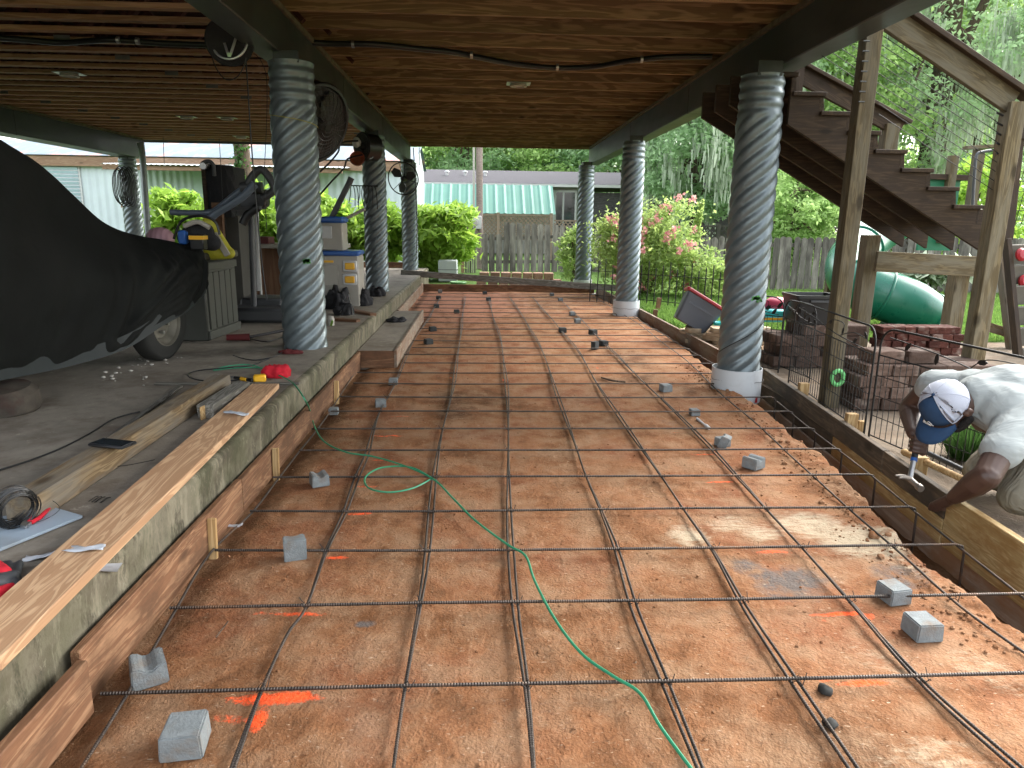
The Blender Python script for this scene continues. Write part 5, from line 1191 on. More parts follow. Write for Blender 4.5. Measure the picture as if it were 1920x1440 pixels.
# V drum under the beam
vd = thing('round_drum', 'round black reel with silver ring and large V, under the left beam', 'reel', PY(430, 85, 5.3))
c = PY(430, 78, 5.3); ax = (CP-c).normalized(); Rm = ax.to_track_quat('Z', 'Y').to_matrix()
mk('drum_body', MB().lathe([(0, .0), (.150, 0), (.158, -.02), (.158, -.12), (.12, -.15), (0, -.15)], c, 40, Rm), M['blackmat'], vd, smooth=40)
E1 = RV; E2 = UV
mk('silver_ring', MB().tube([c+ax*.004+(E1*cos(t_)+E2*sin(t_))*.118 for t_ in np.linspace(0, 2*pi, 49)[:-1]], .0085, 8, closed=True), M['metal'], vd)
for s_ in (-1, 1): mk('letter_stroke', MB().bar(c+ax*.004+E1*(.068*s_)+E2*.095, c+ax*.004+E1*(.008*s_)-E2*.088, .017, .008, ax), M['metal'], vd, bevel=.001)
mk('pale_tip', MB().prism([c+ax*.010+E1*x+E2*y for x, y in ((-.018, -.075), (.018, -.075), (.011, -.104), (-.011, -.104))], ax*.003), flat('pale_green_tip', (.45, .62, .40), .5), vd)
mk('bracket', MB().bb(c.x-.03, c.x+.03, c.y+.05, c.y+.11, c.z+.1, 2.78), M['black'], vd)
# fans
def fan(c, R, label, ax, guard=True, depth=.12, rings=9, dense=False):
    f = thing('wall_fan', label, 'fan', c); ax = Vector(ax).normalized(); e1 = ax.orthogonal().normalized(); e2 = ax.cross(e1)
    g = mk('fan_guard', MB().tube([c+(e1*cos(t_)+e2*sin(t_))*R for t_ in np.linspace(0, 2*pi, 41)[:-1]], .012 if not dense else .02, 6, closed=True), M['black'], f)
    if dense:
        w_ = MB()
        for q in range(1, rings): 
            rr = R*q/rings; w_.tube([c+ax*depth*(1-(q/rings)**2)+(e1*cos(t_)+e2*sin(t_))*rr for t_ in np.linspace(0, 2*pi, 29)[:-1]], .003, 4, closed=True)
        for k in range(28):
            a = 2*pi*k/28; w_.tube([c+ax*depth*(1-u_**2)+(e1*cos(a)+e2*sin(a))*R*u_ for u_ in (.1, .4, .7, 1)], .003, 4)
        mk('wire_cage', w_, M['black'], g)
        mk('drum_housing', MB().lathe([(R, .0), (R*1.0, -.2), (R*.8, -.22), (.0, -.22)], c, 30, ax.to_track_quat('Z', 'Y').to_matrix()), M['black'], f)
    else:
        for k in range(3):
            a = 2*pi*k/3; mk('guard_arm', MB().tube([c+(e1*cos(a)+e2*sin(a))*R, c-ax*.08], .006, 5), M['black'], g)
    for k in range(3):
        a = 2*pi*k/3+.5; b1 = e1*cos(a)+e2*sin(a); b2 = -e1*sin(a)+e2*cos(a)
        mk('blade', MB().prism([c+b1*R*.12, c+b1*R*.45+b2*R*.34+ax*.02, c+b1*R*.82+b2*R*.28+ax*.02, c+b1*R*.88-b2*R*.05-ax*.01, c+b1*R*.5-b2*R*.22-ax*.02], ax*.006), M['black'], f)
    mk('motor', MB().lathe([(0, .05), (.03, .05), (.05, .02), (.06, -.06), (.0, -.1)], c, 16, ax.to_track_quat('Z', 'Y').to_matrix()), M['black'], f)
    mk('mount_arm', MB().tube([c-ax*.08, c-ax*.08+Vector((0, .02, .25))], .015, 8), M['black'], f)
    return f
fan(PY(596, 232, 6.0), .30, 'large black drum fan hanging behind the first left column', (.75, -.5, -.35), dense=True)
fan(PY(756, 335, 14.2), .30, 'round black fan with a thin ring guard on the farthest left column', (-.25, -1, -.15))
fan(PY(680, 275, 9.9), .17, 'small black fan clamped to the middle left column', (-.7, -.7, 0), dense=True, rings=5)
cl = thing('clamp_light', 'clamp lights with a copper cage and white bulb on the middle left column', 'lamp', PY(676, 300, 9.9))
mk('copper_cage', MB().lathe([(.0, 0), (.05, .01), (.09, .06), (.10, .10), (.095, .10), (.06, .03), (0, .015)], PY(672, 303, 9.8), 16, Matrix.Rotation(radians(70), 3, 'X')), plain('copper', (.5, .2, .12), .35, .8), cl)
mk('white_bulb', MB().lathe([(0, 0), (.05, .03), (.06, .08), (.03, .13), (0, .14)], PY(669, 278, 9.8), 14), M['white'], cl)
mk('clamp', MB().tube([PY(684, 262, 9.9), PY(694, 285, 9.9)], .014, 8), M['metal'], cl)
mk('dial', MB().lathe([(0, 0), (.06, 0), (.06, .02), (0, .02)], PY(693, 290, 9.9), 16, Matrix.Rotation(radians(90), 3, 'X')), M['metal'], cl)
# small fan / hose bundle on the far-left column and downpipe
hz = MB(); c = PY(227, 320, 13.9)
for k in range(9): hz.tube([c+Vector((random.uniform(-.1, .1)+.0*sin(t_), 0, 0)) if False else c+Vector((.10*sin(t_)+.018*k-.08, .02*k, -.28+(.30+.03*(k % 3))*cos(t_))) for t_ in np.linspace(0, 2*pi, 19)[:-1]], .010, 5, closed=True)
one('hose_bundle', hz, M['black'], 'bundle of dark hoses hanging beside the far-left column', 'hose')
one('downpipe', MB().tube([PY(262, 268, 13.8), PY(266, 280, 13.8), PY(270, 330, 13.8), PY(276, 420, 13.8), PY(279, 450, 13.8)], .055, 10), plain('grey_pipe_metal', (.22, .24, .26), .4, .5), 'grey bent drainpipe running down beside the far-left column', 'pipe', smooth=60)
# ceiling cables and lights
def cable(L, label, clips=()):
    t_ = thing('ceiling_cable', label, 'cable', PZ(*L[0], 2.745))
    mk('cable_sheath', MB().tube(spline([PZ(x, y, 2.748) for x, y in L], 6), .024, 10), M['black'], t_, smooth=60)
    for x, y in clips:
        c = PZ(x, y, 2.745); mk('clip', MB().tube([c+Vector((-.012, 0, 0)), c+Vector((.012, 0, 0))], .029, 10), M['metal'], t_)
cable([(560, 78), (620, 82), (700, 83), (790, 92), (850, 98), (900, 108), (960, 119), (1040, 127), (1110, 125), (1180, 114), (1250, 107), (1335, 106)], 'thick black cable sagging across the joists in the middle of the ceiling', ((662, 83), (884, 103), (1045, 126), (1203, 111)))
cable([(-60, 68), (40, 74), (110, 80), (165, 77), (215, 75), (300, 81), (400, 85)], 'thick black cable crossing the trusses at the left of the ceiling', ((222, 75), (258, 77)))
for px, py, lab in [(972, 157, 'flat ceiling light box in the middle bay'), (130, 138, 'round ceiling light nearest the camera in the left bay'), (350, 219, 'ceiling light in the left bay, left one of a close pair'), (426, 221, 'open square ceiling light bracket right of another light'), (452, 256, 'white ceiling light farthest away in the left bay')]:
    c = PZ(px, py, 2.772); l_ = thing('ceiling_light', lab, 'ceiling light', c, 'ceiling light boxes')
    mk('mounting_plate', MB().box(c, (.26, .2, .006)), M['metal'], l_); mk('light_ring', MB().lathe([(.05, -.004), (.09, -.006), (.095, -.03), (.07, -.034), (.06, -.02)], c, 24), M['offwhite'], l_)
    mk('light_lens', MB().lathe([(.0, -.022), (.06, -.02), (.06, -.01), (0, -.01)], c, 20), M['white'], l_)

# added wall, out of frame left of the boat, keeps side light out
sw_ = thing('light_blocking_wall', 'added dark board wall left of the boat, out of view, blocking side light', 'wall', (-8.9, 4, 0))
mk('blocking_boards', MB().bb(-8.98, -8.9, -5, 10.5, .3, 3.18), M['shedwall'], sw_)

def hoop(cx, cy, r, z0, z1, a0, a1, rad, mat, label):
    one('string', MB().tube([(cx+(r+rad)*cos(radians(a0+(a1-a0)*q/20)), cy+(r+rad)*sin(radians(a0+(a1-a0)*q/20)), z0+(z1-z0)*q/20) for q in range(21)], rad, 5), mat, label, 'string')
p = PY(512, 212, 5.5); q = PY(590, 235, 5.5); hoop(-1.39, 5.62, .168, p.z, q.z, 190, 370, .003, flat('yellow_string', (.30, .28, .06), .7), 'thin yellow string tied round the upper part of the first left column')
p = PY(1362, 665, 5.45); q = PY(1450, 590, 5.45); hoop(2.09, 5.58, .168, p.z, q.z, 185, 355, .0035, M['iron'], 'black wire wound aslant round the nearest right column')
# ================= foliage =================
def leafmesh(name, C, nrm, size, lv, mat, aspect=1.9, mesh_only=False):
    """C (n,3) centres, nrm (n,3) facing, size (n,), lv (n,) tone; one bent leaf quad each"""
    n = len(C); nrm = nrm/np.linalg.norm(nrm, axis=1, keepdims=True)
    a = rng.normal(size=(n, 3)); u = np.cross(nrm, a); u /= np.linalg.norm(u, axis=1, keepdims=True)+1e-9; v = np.cross(nrm, u)
    s = size[:, None]; L = u*s*aspect/2; W = v*s/2; dr = nrm*s*.18
    V = np.stack([C-L, C-W*.9+dr, C+L, C+W*.9+dr], 1).reshape(-1, 3)
    me = bpy.data.meshes.new(name); me.vertices.add(4*n); me.vertices.foreach_set('co', V.ravel().astype(np.float32))
    me.loops.add(4*n); me.loops.foreach_set('vertex_index', np.arange(4*n, dtype=np.int32)); me.polygons.add(n)
    me.polygons.foreach_set('loop_start', np.arange(0, 4*n, 4, dtype=np.int32)); me.polygons.foreach_set('loop_total', np.full(n, 4, np.int32))
    me.update(calc_edges=True); at = me.attributes.new('lv', 'FLOAT', 'FACE'); at.data.foreach_set('value', np.clip(lv, 0, 1).astype(np.float32))
    me.materials.append(mat); return me
def cloudpts(ells, ncl, nl, sig, shell=.55):
    """clumped leaf positions inside ellipsoids [(c, r)]"""
    vol = np.array([r[0]*r[1]*r[2] for c, r in ells]); k = rng.choice(len(ells), ncl, p=vol/vol.sum())
    d = rng.normal(size=(ncl, 3)); d /= np.linalg.norm(d, axis=1, keepdims=True); q = rng.uniform(shell**3, 1, ncl)**(1/3)
    cc = np.array([ells[i][0] for i in k])+d*q[:, None]*np.array([ells[i][1] for i in k]); tone = rng.random(ncl)
    m_ = rng.integers(0, ncl, nl); g = rng.normal(size=(nl, 3))*sig*np.array([1.2, 1.2, .6])
    return cc[m_]+g, tone[m_]*.6+rng.random(nl)*.4, cc, d
def putmesh(name, me, parent=None, loc=(0, 0, 0)):
    o = bpy.data.objects.new(name, me); COL.objects.link(o); o.location = loc
    if parent: o.parent = parent
    return o
def tree(x, y, h, cr, label, nl=14000, leaf=.20, mat='leafA', trunk=.22, moss=0, base=.35, lean=0, group='trees beyond the yard', branches=8, sparse=1.):
    t = thing('tree', label, 'tree', (x, y, 0), group)
    ell = [((0, 0, h*(.5+base)/1.0*.72), (cr, cr, h*(1-base)*.5))]
    for k in range(6):
        a = k*1.05+random.random(); ell.append(((cr*.6*cos(a), cr*.6*sin(a), h*(base+.15+.5*random.random())), (cr*.55, cr*.55, h*.14)))
    C, tn, cc, d = cloudpts(ell, int(130*sparse), nl, cr*.11)
    nrm = rng.normal(size=(nl, 3))+np.array([0, 0, .9])
    putmesh('crown', leafmesh('crown', C, nrm, leaf*rng.uniform(.6, 1.4, nl), tn, M[mat]), t)
    mb = MB(); pts = [Vector((lean*q*q, .1*sin(q*5), h*.85*q)) for q in np.linspace(0, 1, 9)]; mb.tube(pts, [trunk*(1.25-q*1.05) for q in np.linspace(0, 1, 9)], 10)
    for k in range(branches):
        q = random.uniform(.3, .85); p = pts[int(q*8)]; e = Vector(cc[random.randrange(len(cc))]); mid = (p+e)/2+Vector((random.uniform(-.4, .4), random.uniform(-.4, .4), random.uniform(-.2, .5)))
        mb.tube(spline([p, mid, e], 5), [trunk*.42*(1-u)+.025 for u in np.linspace(0, 1, 11)], 6)
    o = mk('trunk', mb, M['bark'], None, smooth=60); o.parent = t
    if moss:
        n = moss; idx = rng.integers(0, len(cc), n//14+1); P_ = []; tv = []
        for i in idx:
            c = cc[i]
            for s_ in range(14):
                a0 = c+rng.normal(size=3)*np.array([.35, .35, .2]); L = rng.uniform(.5, 1.7)
                for q in range(5): P_.append(a0+np.array([rng.normal()*.03, rng.normal()*.03, -L*q/5])); tv.append(rng.random())
        P_ = np.array(P_); nn = len(P_)
        # vertical thin strands
        w_ = rng.uniform(.02, .05, nn); ang = rng.random(nn)*6.28; W = np.stack([np.cos(ang)*w_, np.sin(ang)*w_, np.zeros(nn)], 1); Lz = np.stack([rng.normal(size=nn)*.03, rng.normal(size=nn)*.03, np.full(nn, -.36)], 1)
        V = np.stack([P_-W, P_+W, P_+W*.4+Lz, P_-W*.4+Lz], 1).reshape(-1, 3)
        me = bpy.data.meshes.new('moss'); me.vertices.add(4*nn); me.vertices.foreach_set('co', V.ravel().astype(np.float32)); me.loops.add(4*nn); me.loops.foreach_set('vertex_index', np.arange(4*nn, dtype=np.int32)); me.polygons.add(nn)
        me.polygons.foreach_set('loop_start', np.arange(0, 4*nn, 4, dtype=np.int32)); me.polygons.foreach_set('loop_total', np.full(nn, 4, np.int32)); me.update(calc_edges=True)
        at = me.attributes.new('lv', 'FLOAT', 'FACE'); at.data.foreach_set('value', np.array(tv).astype(np.float32)); me.materials.append(M['moss']); putmesh('hanging_moss', me, t)
    return t
TR = [(-14, 44, 13, 4.5, 'leafA', 0, 'leafy tree far behind the rusty-roofed trailer'), (-7, 47, 13, 4.5, 'leafA', 0, 'mid green tree behind the left end of the long grey roof'),
      (-1, 50, 14, 4.8, 'leafB', 0, 'blue-green tree behind the grey roof, left of the utility pole'), (4, 48, 13, 4.5, 'leafA', 300, 'mid green tree behind the grey roof, right of the utility pole'),
      (9, 46, 14, 4.6, 'leafB', 300, 'tree behind the house seen between the two far right columns'), (7.0, 23.5, 9.5, 2.6, 'leafB', 1500, 'tree hung with grey moss left of the nearest right column'),
      (11.6, 25, 11, 3.0, 'leafA', 900, 'mossy tree seen below the stair stringers'), (15.5, 34, 17, 4.6, 'leafB', 1200, 'tall mossy tree behind the far stair railing'),
      (16.2, 26, 19, 4.2, 'leafB', 3400, 'tall thick-trunked tree with hanging moss between the two tall wooden posts'), (22.5, 33, 18, 4.8, 'leafA', 1400, 'tall tree behind the playset at the right'),
      (27, 44, 20, 6, 'leafA', 600, 'distant tall tree at the far right'), (20.5, 23, 14.5, 3.0, 'leafA', 900, 'tree whose branches reach over the sloping handrail'), (34, 42, 18, 6, 'leafB', 0, 'distant tree at the extreme right'),
      (1.5, 55, 15, 5.5, 'leafA', 0, 'farthest tree filling the gap just right of the utility pole'), (-4, 56, 15, 5.5, 'leafA', 0, 'farthest tree filling the gap left of the utility pole'), (7.5, 57, 17, 5.5, 'leafB', 0, 'farthest tree above the dark shed wall'), (13, 52, 18, 6, 'leafA', 0, 'far tree between the mossy trees'), (19, 50, 20, 6, 'leafB', 0, 'far tree seen through the cable railing'), (25.5, 56, 23, 7, 'leafA', 0, 'farthest tall tree above the handrail'), (-11, 58, 15, 6, 'leafB', 0, 'farthest tree above the trailer roof')]
for k, (x, y, h, cr, mt, ms_, lab) in enumerate(TR):
    tree(x, y, h, cr, lab, nl=(17000 if k in (7, 8, 9, 11) else 30000) if y < 36 else 22000, leaf=.10 if y < 30 else .17, mat=mt, moss=int(ms_*.5), trunk=.45 if k == 8 else .22, sparse=.6 if k in (8, 9, 11, 7, 10) else 1., base=.04 if y > 36 or k in (10, 12) else .22, branches=16 if k in (7, 8, 9) else 8)
tree(11.2, 16.2, 3.4, .9, 'young yellow-green tree behind the stairs and playset', nl=6000, leaf=.075, mat='leafC', trunk=.05, base=.1, group=None)
tree(7.6, 17.5, 3.4, 1.1, 'small bright green tree below the stair stringers', nl=12000, leaf=.07, mat='leafA', trunk=.05, base=.15, group=None)
def bush(name, x, y, z0, rx, ry, rz, label, nl, leaf, mat, aspect=2.2, stems=9, droop=.5, cat='bush', clumps=60, origin_z=0):
    t = thing(name, label, cat, (x, y, origin_z))
    C, tn, cc, d = cloudpts([((0, 0, z0), (rx, ry, rz)), ((rx*.3, -.1, z0+rz*.5), (rx*.6, ry*.6, rz*.55)), ((-rx*.4, 0, z0+rz*.1), (rx*.55, ry*.5, rz*.6))], clumps, nl, rx*.16, .35)
    C[:, 2] = np.maximum(C[:, 2], .03); nrm = rng.normal(size=(nl, 3))*.7+np.array([0, -droop, .9])
    putmesh('foliage', leafmesh('foliage', C, nrm, leaf*rng.uniform(.6, 1.4, nl), tn, M[mat], aspect), t)
    mb = MB()
    for k in range(stems): e = Vector(cc[random.randrange(len(cc))]); mb.tube(spline([(random.uniform(-.1, .1), random.uniform(-.1, .1), 0), e*.5+Vector((0, 0, .1)), e], 4), .012, 5)
    o = mk('stems', mb, M['bark'], None, smooth=60); o.parent = t; return t, cc
bush('leafy_shrub', -.98, 16.4, .95, .72, .7, .72, 'bright yellow-green shrub right of the farthest left column', 6500, .085, 'leafC', 2.8)
bush('leafy_shrub', -2.4, 16.8, .95, .75, .7, .75, 'bright yellow-green shrub between the middle and far left columns', 6000, .085, 'leafC', 2.8)
bush('leafy_shrub', -3.7, 16.6, 1.0, .7, .7, .8, 'bright shrub seen just right of the nearest left column', 5000, .085, 'leafC', 2.8)
bush('leafy_shrub', -5.3, 16.8, 1.05, .8, .7, 1.0, 'bright shrub behind the exercise machine handlebars', 5500, .085, 'leafC', 2.8)
bush('leafy_shrub', -7.0, 17.0, 1.0, .6, .6, .95, 'bright shrub at the end of the white porch railing', 3500, .085, 'leafC', 2.8)
bush('leafy_shrub', -9.0, 16.5, .5, .45, .45, .5, 'small bright shrub in front of the porch railing', 2200, .08, 'leafC', 2.6)
rt, rc = bush('rose_bush', 2.98, 12.9, .82, .95, .7, .78, 'large rose bush with small pink blossoms behind the two far right columns', 13000, .042, 'leafD', 1.8, 16, .3, clumps=90)
bush('rose_bush', 3.85, 12.3, .45, .5, .45, .45, 'lower right part shrub beside the rose bush at the picket fence', 3500, .042, 'leafD', 1.8, 8, .3)
bush('climbing_shrub', 2.05, 15.7, .62, .38, .4, .6, 'pale green shrub around the foot of the farthest right column', 3000, .05, 'leafD', 1.8, 6, .3)
ids = [i for i in range(len(rc)) if rc[i][1] < .15][:46]; P_ = []; 
for i in ids:
    c = (rc[i]-np.array([0, 0, .8]))*np.array([1.12, 1.35, 1.12])+np.array([0, -.22, .84])
    for q in range(16): P_.append(c+rng.normal(size=3)*.035)
P_ = np.array(P_); putmesh('blossoms', leafmesh('blossoms', P_, rng.normal(size=P_.shape)+np.array([0, -1, .3]), rng.uniform(.04, .065, len(P_)), rng.random(len(P_)), M['petal'], 1.1), rt)
c = PY(1312, 375, 12.9); P_ = []
for k in range(500):
    q = random.random(); P_.append([c.x-2.98+.12*(1-q)*random.uniform(-1, 1)+.1*(q-.5), random.uniform(-.05, .05), 1.0+q*(c.z-1.0)])
P_ = np.array(P_); putmesh('tall_shoot', leafmesh('tall_shoot', P_, rng.normal(size=P_.shape), rng.uniform(.03, .06, len(P_)), rng.random(len(P_)), M['leafD'], 2), rt)
bush('hosta', 8.0, 12.4, .55, .75, .3, .12, 'pale drooping leaves before the fence, seen under the stair header', 1100, .10, 'moss', 2.6, 4)
# grass
def blades(name, boxes, n, hgt, mat, label=None, cat=None, kind='stuff', wd=.006, origin=(0, 0, 0), radial=None):
    C = []
    for (x0, x1, y0, y1, w_) in boxes:
        m_ = int(n*w_); C.append(np.stack([rng.uniform(x0, x1, m_), rng.uniform(y0, y1, m_), np.zeros(m_)], 1))
    C = np.concatenate(C); n = len(C)
    if radial:
        a = rng.random(n)*6.28; r_ = rng.random(n)**.8*radial[2]; C = np.stack([radial[0]+np.cos(a)*r_*.5, radial[1]+np.sin(a)*r_*.5, np.zeros(n)], 1); lean = np.stack([np.cos(a), np.sin(a), np.zeros(n)], 1)*r_[:, None]*rng.uniform(.4, 1.1, n)[:, None]
    else: lean = rng.normal(size=(n, 3))*hgt*.3*np.array([1, 1, 0])
    h = hgt*rng.uniform(.5, 1.2, n); a = rng.random(n)*6.28; W = np.stack([np.cos(a), np.sin(a), 0*a], 1)*wd
    T = C+lean+np.stack([0*h, 0*h, h], 1); Mi = C+lean*.35+np.stack([0*h, 0*h, h*.6], 1)
    V = np.stack([C-W, C+W, Mi+W*.8, T, Mi-W*.8], 1).reshape(-1, 3)-np.array(origin)
    me = bpy.data.meshes.new(name); me.vertices.add(5*n); me.vertices.foreach_set('co', V.ravel().astype(np.float32)); me.loops.add(5*n); me.loops.foreach_set('vertex_index', np.arange(5*n, dtype=np.int32)); me.polygons.add(n)
    me.polygons.foreach_set('loop_start', np.arange(0, 5*n, 5, dtype=np.int32)); me.polygons.foreach_set('loop_total', np.full(n, 5, np.int32)); me.update(calc_edges=True)
    at = me.attributes.new('lv', 'FLOAT', 'FACE'); at.data.foreach_set('value', rng.random(n).astype(np.float32)); me.materials.append(M[mat])
    o = putmesh(name, me, None, origin); return tagp(o, label, cat, None, kind)
blades('grass', [(2.5, 4.5, 8.1, 13, .25), (4.5, 10, 8.0, 11, .45), (4, 10.5, 11, 14, .3)], 75000, .085, 'leafE', wd=.007)
blades('grass_tuft', [(0, 1, 0, 1, 1)], 1100, .22, 'leafF', 'tuft of long dark green grass behind the form board, right of the hammer', 'grass tuft', None, .002, (2.82, 3.80, 0), (2.82, 3.80, .2))
# ================= neighbour buildings =================
tra = thing('trailer_home', 'white ribbed metal trailer home with a rusty tin roof and porch', 'house', (-8, 22, 0))
mk('wall', MB().bb(-20, -2.02, 22, 26, 0, 2.92), M['siding'], tra)
mk('roof', MB().add([(-20.5, 21.75, 2.98), (-1.95, 21.75, 2.98), (-1.95, 24.4, 3.62), (-20.5, 24.4, 3.62), (-20.5, 26.3, 2.98), (-1.95, 26.3, 2.98)], [(0, 1, 2, 3), (3, 2, 5, 4)]), M['tinroof'], tra)
mk('roof_trim', MB().bb(-20.4, -1.99, 21.80, 21.83, 2.68, 2.95), M['tanfascia'], tra)
mk('gable_wall', MB().prism([(-2.05, 22, 2.9), (-2.05, 26, 2.9), (-2.05, 24.4, 3.56)], (.03, 0, 0)), M['siding'], tra)
a = PY(84, 400, 21.97); b = PY(146, 313, 21.97); wn = mk('window', MB().bb(a.x-.05, b.x+.05, 21.95, 21.98, a.z-.05, b.z+.05), M['trim'], tra)
bl = MB()
for k in range(13): zz = a.z+(b.z-a.z)*(k+.5)/13; bl.box(((a.x+b.x)/2, 21.93, zz), (b.x-a.x, .012, (b.z-a.z)/13*.8), Matrix.Rotation(.5, 3, 'X'))
mk('blinds', bl, flat('pale_blue_blinds', (.38, .48, .54), .5), wn)
a = PY(275, 430, 21.9); b = PY(440, 322, 21.9); mk('porch_wall', MB().bb(a.x, a.x+.55*(b.x-a.x), 21.90, 21.95, 0, b.z), corr('green_ribbed_metal', (.36, .44, .40), None, 'X', 1.6, .8), tra)
mk('porch_wall', MB().bb(a.x+.55*(b.x-a.x)+.01, b.x+1.0, 21.88, 21.94, 0, b.z), M['sidinggreen'], tra)
a = PY(187, 306, 20.4); b = PY(640, 312, 20.4); pr_ = []
n = 90
for i in range(n+1):
    x = a.x+(b.x-a.x)*i/n; dz = .02*sin(i*pi/1.0+.0)+(.025 if i % 2 else 0); pr_.append([Vector((x, 20.4, a.z-.02+dz)), Vector((x, 21.95, a.z+.10+dz))])
mk('porch_roof', MB().grid(pr_), M['siding'], tra)
mk('porch_beam', MB().bb(a.x, b.x, 20.5, 20.56, a.z-.15, a.z-.05), M['tanfascia'], tra)
for px in (240, 246): pass
c = PY(240, 400, 20.5); mk('porch_post', MB().bb(c.x-.07, c.x+.07, 20.5, 20.62, 0, a.z-.1), M['tanfascia'], tra)
c2 = PY(450, 300, 20.3); 
fen = thing('porch_railing', 'white wooden porch railing in front of the trailer home', 'railing', (PY(320, 400, 20).x, 20, 0))
a = PY(228, 385, 20.0); b = PY(385, 380, 20.0); mk('top_rail', MB().bb(a.x, b.x, 19.95, 20.07, a.z-.06, a.z+.04), M['tanfascia'], fen)
for k in range(16): x = a.x+.5+(b.x-a.x-.5)*k/16; mk('baluster', MB().bb(x, x+.055, 19.98, 20.02, .3, a.z-.06), M['trim'], fen)
tree_t = thing('bare_tree', 'bare rough tree trunk behind the exercise machine in front of the trailer', 'tree trunk', (PY(458, 350, 19).x, 19, 0))
c = PY(458, 330, 19); mk('trunk', MB().tube([(c.x+.1, 19, 0), (c.x, 19, c.z), (c.x-.1, 19, 5.5)], [.24, .20, .17], 12), M['bark'], tree_t)
vn = PY(447, 330, 18.8); P_ = np.stack([vn.x+rng.normal(size=260)*.10+.12*rng.random(260), 18.8+rng.normal(size=260)*.05, rng.uniform(1.9, 3.8, 260)], 1)
putmesh('vine_leaves', leafmesh('vine_leaves', P_-np.array([c.x*0+tree_t.location.x, 19, 0]), rng.normal(size=P_.shape), rng.uniform(.06, .11, 260), rng.random(260)*.4, M['leafF'], 1.3), tree_t)
hs_ = thing('long_house', 'long low house with a grey shingle roof, green metal awning and glass door', 'house', (2, 30, 0))
mk('wall', MB().bb(-4, 4.25, 30, 36, 0, 2.72), M['housewall'], hs_)
mk('shed_wall', MB().bb(4.26, 12, 30.05, 36, 0, 2.5), M['shedwall'], hs_)
mk('roof', MB().add([(-4.5, 29.6, 2.80), (12.5, 29.6, 2.80), (12.5, 33.2, 3.52), (-4.5, 33.2, 3.52), (-4.5, 36.8, 2.8), (12.5, 36.8, 2.8)], [(0, 1, 2, 3), (3, 2, 5, 4)]), M['shingle'], hs_)
mk('gutter', MB().bb(-4.5, 12.5, 29.55, 29.62, 2.68, 2.79), M['trim'], hs_)
for px, py in ((838, 318), (910, 322), (872, 325)): c = PY(px, py, 31.5); mk('roof_vent', MB().lathe([(.06, -.1), (.06, .12), (.11, .13), (.09, .18), (0, .2)], (c.x, 31.5, 3.18), 10), M['trim'], hs_)
aw = PY(797, 345, 29.5); bw = PY(1036, 348, 29.5); cw_ = PY(1042, 402, 28.3); n = 70; P = []
for i in range(n+1):
    q = i/n; t0 = Vector((-3.4+(bw.x+3.4)*q, 29.5, 2.72)); t1 = Vector((-3.4+(cw_.x+3.4)*q, 28.3, cw_.z)); dz = .022 if i % 4 == 0 else 0; P.append([t0+Vector((0, -dz, dz)), (t0+t1)/2+Vector((0, -dz, dz)), t1+Vector((0, -dz, dz))])
mk('awning', MB().grid(P), M['awning'], hs_, smooth=None)
a = PY(1040, 404, 29.95); b = PY(1079, 360, 29.95); dr_ = mk('glass_door', MB().bb(a.x-.08, b.x+.06, 29.94, 29.99, 0.2, b.z+.06), M['trim'], hs_)
mk('pane', MB().bb(a.x+.05, a.x+.30, 29.92, 29.945, .3, b.z-.02), M['glass'], dr_); mk('pane', MB().bb(a.x+.38, b.x-.02, 29.92, 29.945, .3, b.z-.02), M['glass'], dr_)
up_ = thing('utility_pole', 'reddish-grey utility pole with a pale meter box rising beyond the fence', 'pole', (PY(898, 400, 20).x, 20, 0))
x = up_.location.x; mk('pole_shaft', MB().tube([(x+.03, 20, 0), (x, 20, 4), (x-.1, 20, 9)], [.095, .088, .08], 14), M['pole'], up_)
mk('conduit', MB().tube([(x-.14, 19.92, 1.1), (x-.14, 19.92, 6)], .03, 8), M['offwhite'], up_)
a = PY(884, 429, 19.8); b = PY(903, 405, 19.8); mk('meter_box', MB().bb(a.x, b.x, 19.72, 19.88, a.z, b.z), M['trim'], up_, bevel=.01); mk('meter_dial', MB().lathe([(0, .04), (.06, .04), (.07, 0)], ((a.x+b.x)/2-.03, 19.71, (a.z+b.z)/2), 14, Matrix.Rotation(radians(90), 3, 'X')), M['offwhite'], up_)
def lattice(x0, x1, y, z0, z1, mat, label, step=.14, posts=()):
    t = thing('lattice_fence', label, 'lattice fence', ((x0+x1)/2, y, 0)); mb = MB(); h = z1-z0; x = x0-h
    while x < x1:
        for s_ in (1, -1):
            p = Vector((x, y+.008*s_, z0 if s_ > 0 else z1)); q = Vector((x+h, y+.008*s_, z1 if s_ > 0 else z0))
            for e in (p, q): pass
            t0 = max(0, (x0-x)/h); t1 = min(1, (x1-x)/h)
            if t1 > t0: mb.bar(p+(q-p)*t0, p+(q-p)*t1, .010, .036, (q-p).cross(Vector((0, 1, 0))))
        x += step
    mk('lattice_panel', mb, mat, t); mk('top_rail', MB().bb(x0, x1, y-.03, y+.03, z1, z1+.05), mat, t); mk('bottom_rail', MB().bb(x0, x1, y-.03, y+.03, z0-.05, z0), mat, t)
    for px in posts: mk('post', MB().bb(px-.05, px+.05, y-.06, y+.04, 0, z1+.1), mat, t)
    return t
lattice(-1.6, 2.35, 24, .75, 1.48, M['lattice'], 'brown lattice fence below the green awning, left of its tallest post', posts=(.55, 2.3))
lattice(2.4, 3.5, 24, .70, 1.32, M['lattice'], 'short lower brown lattice panel below the glass door', posts=(3.4,))
lattice(5.2, 13, 20, .75, 1.22, M['latticedark'], 'dark lattice fence behind the picket fence, below the mossy trees', posts=(6.6, 9.0, 10.4))
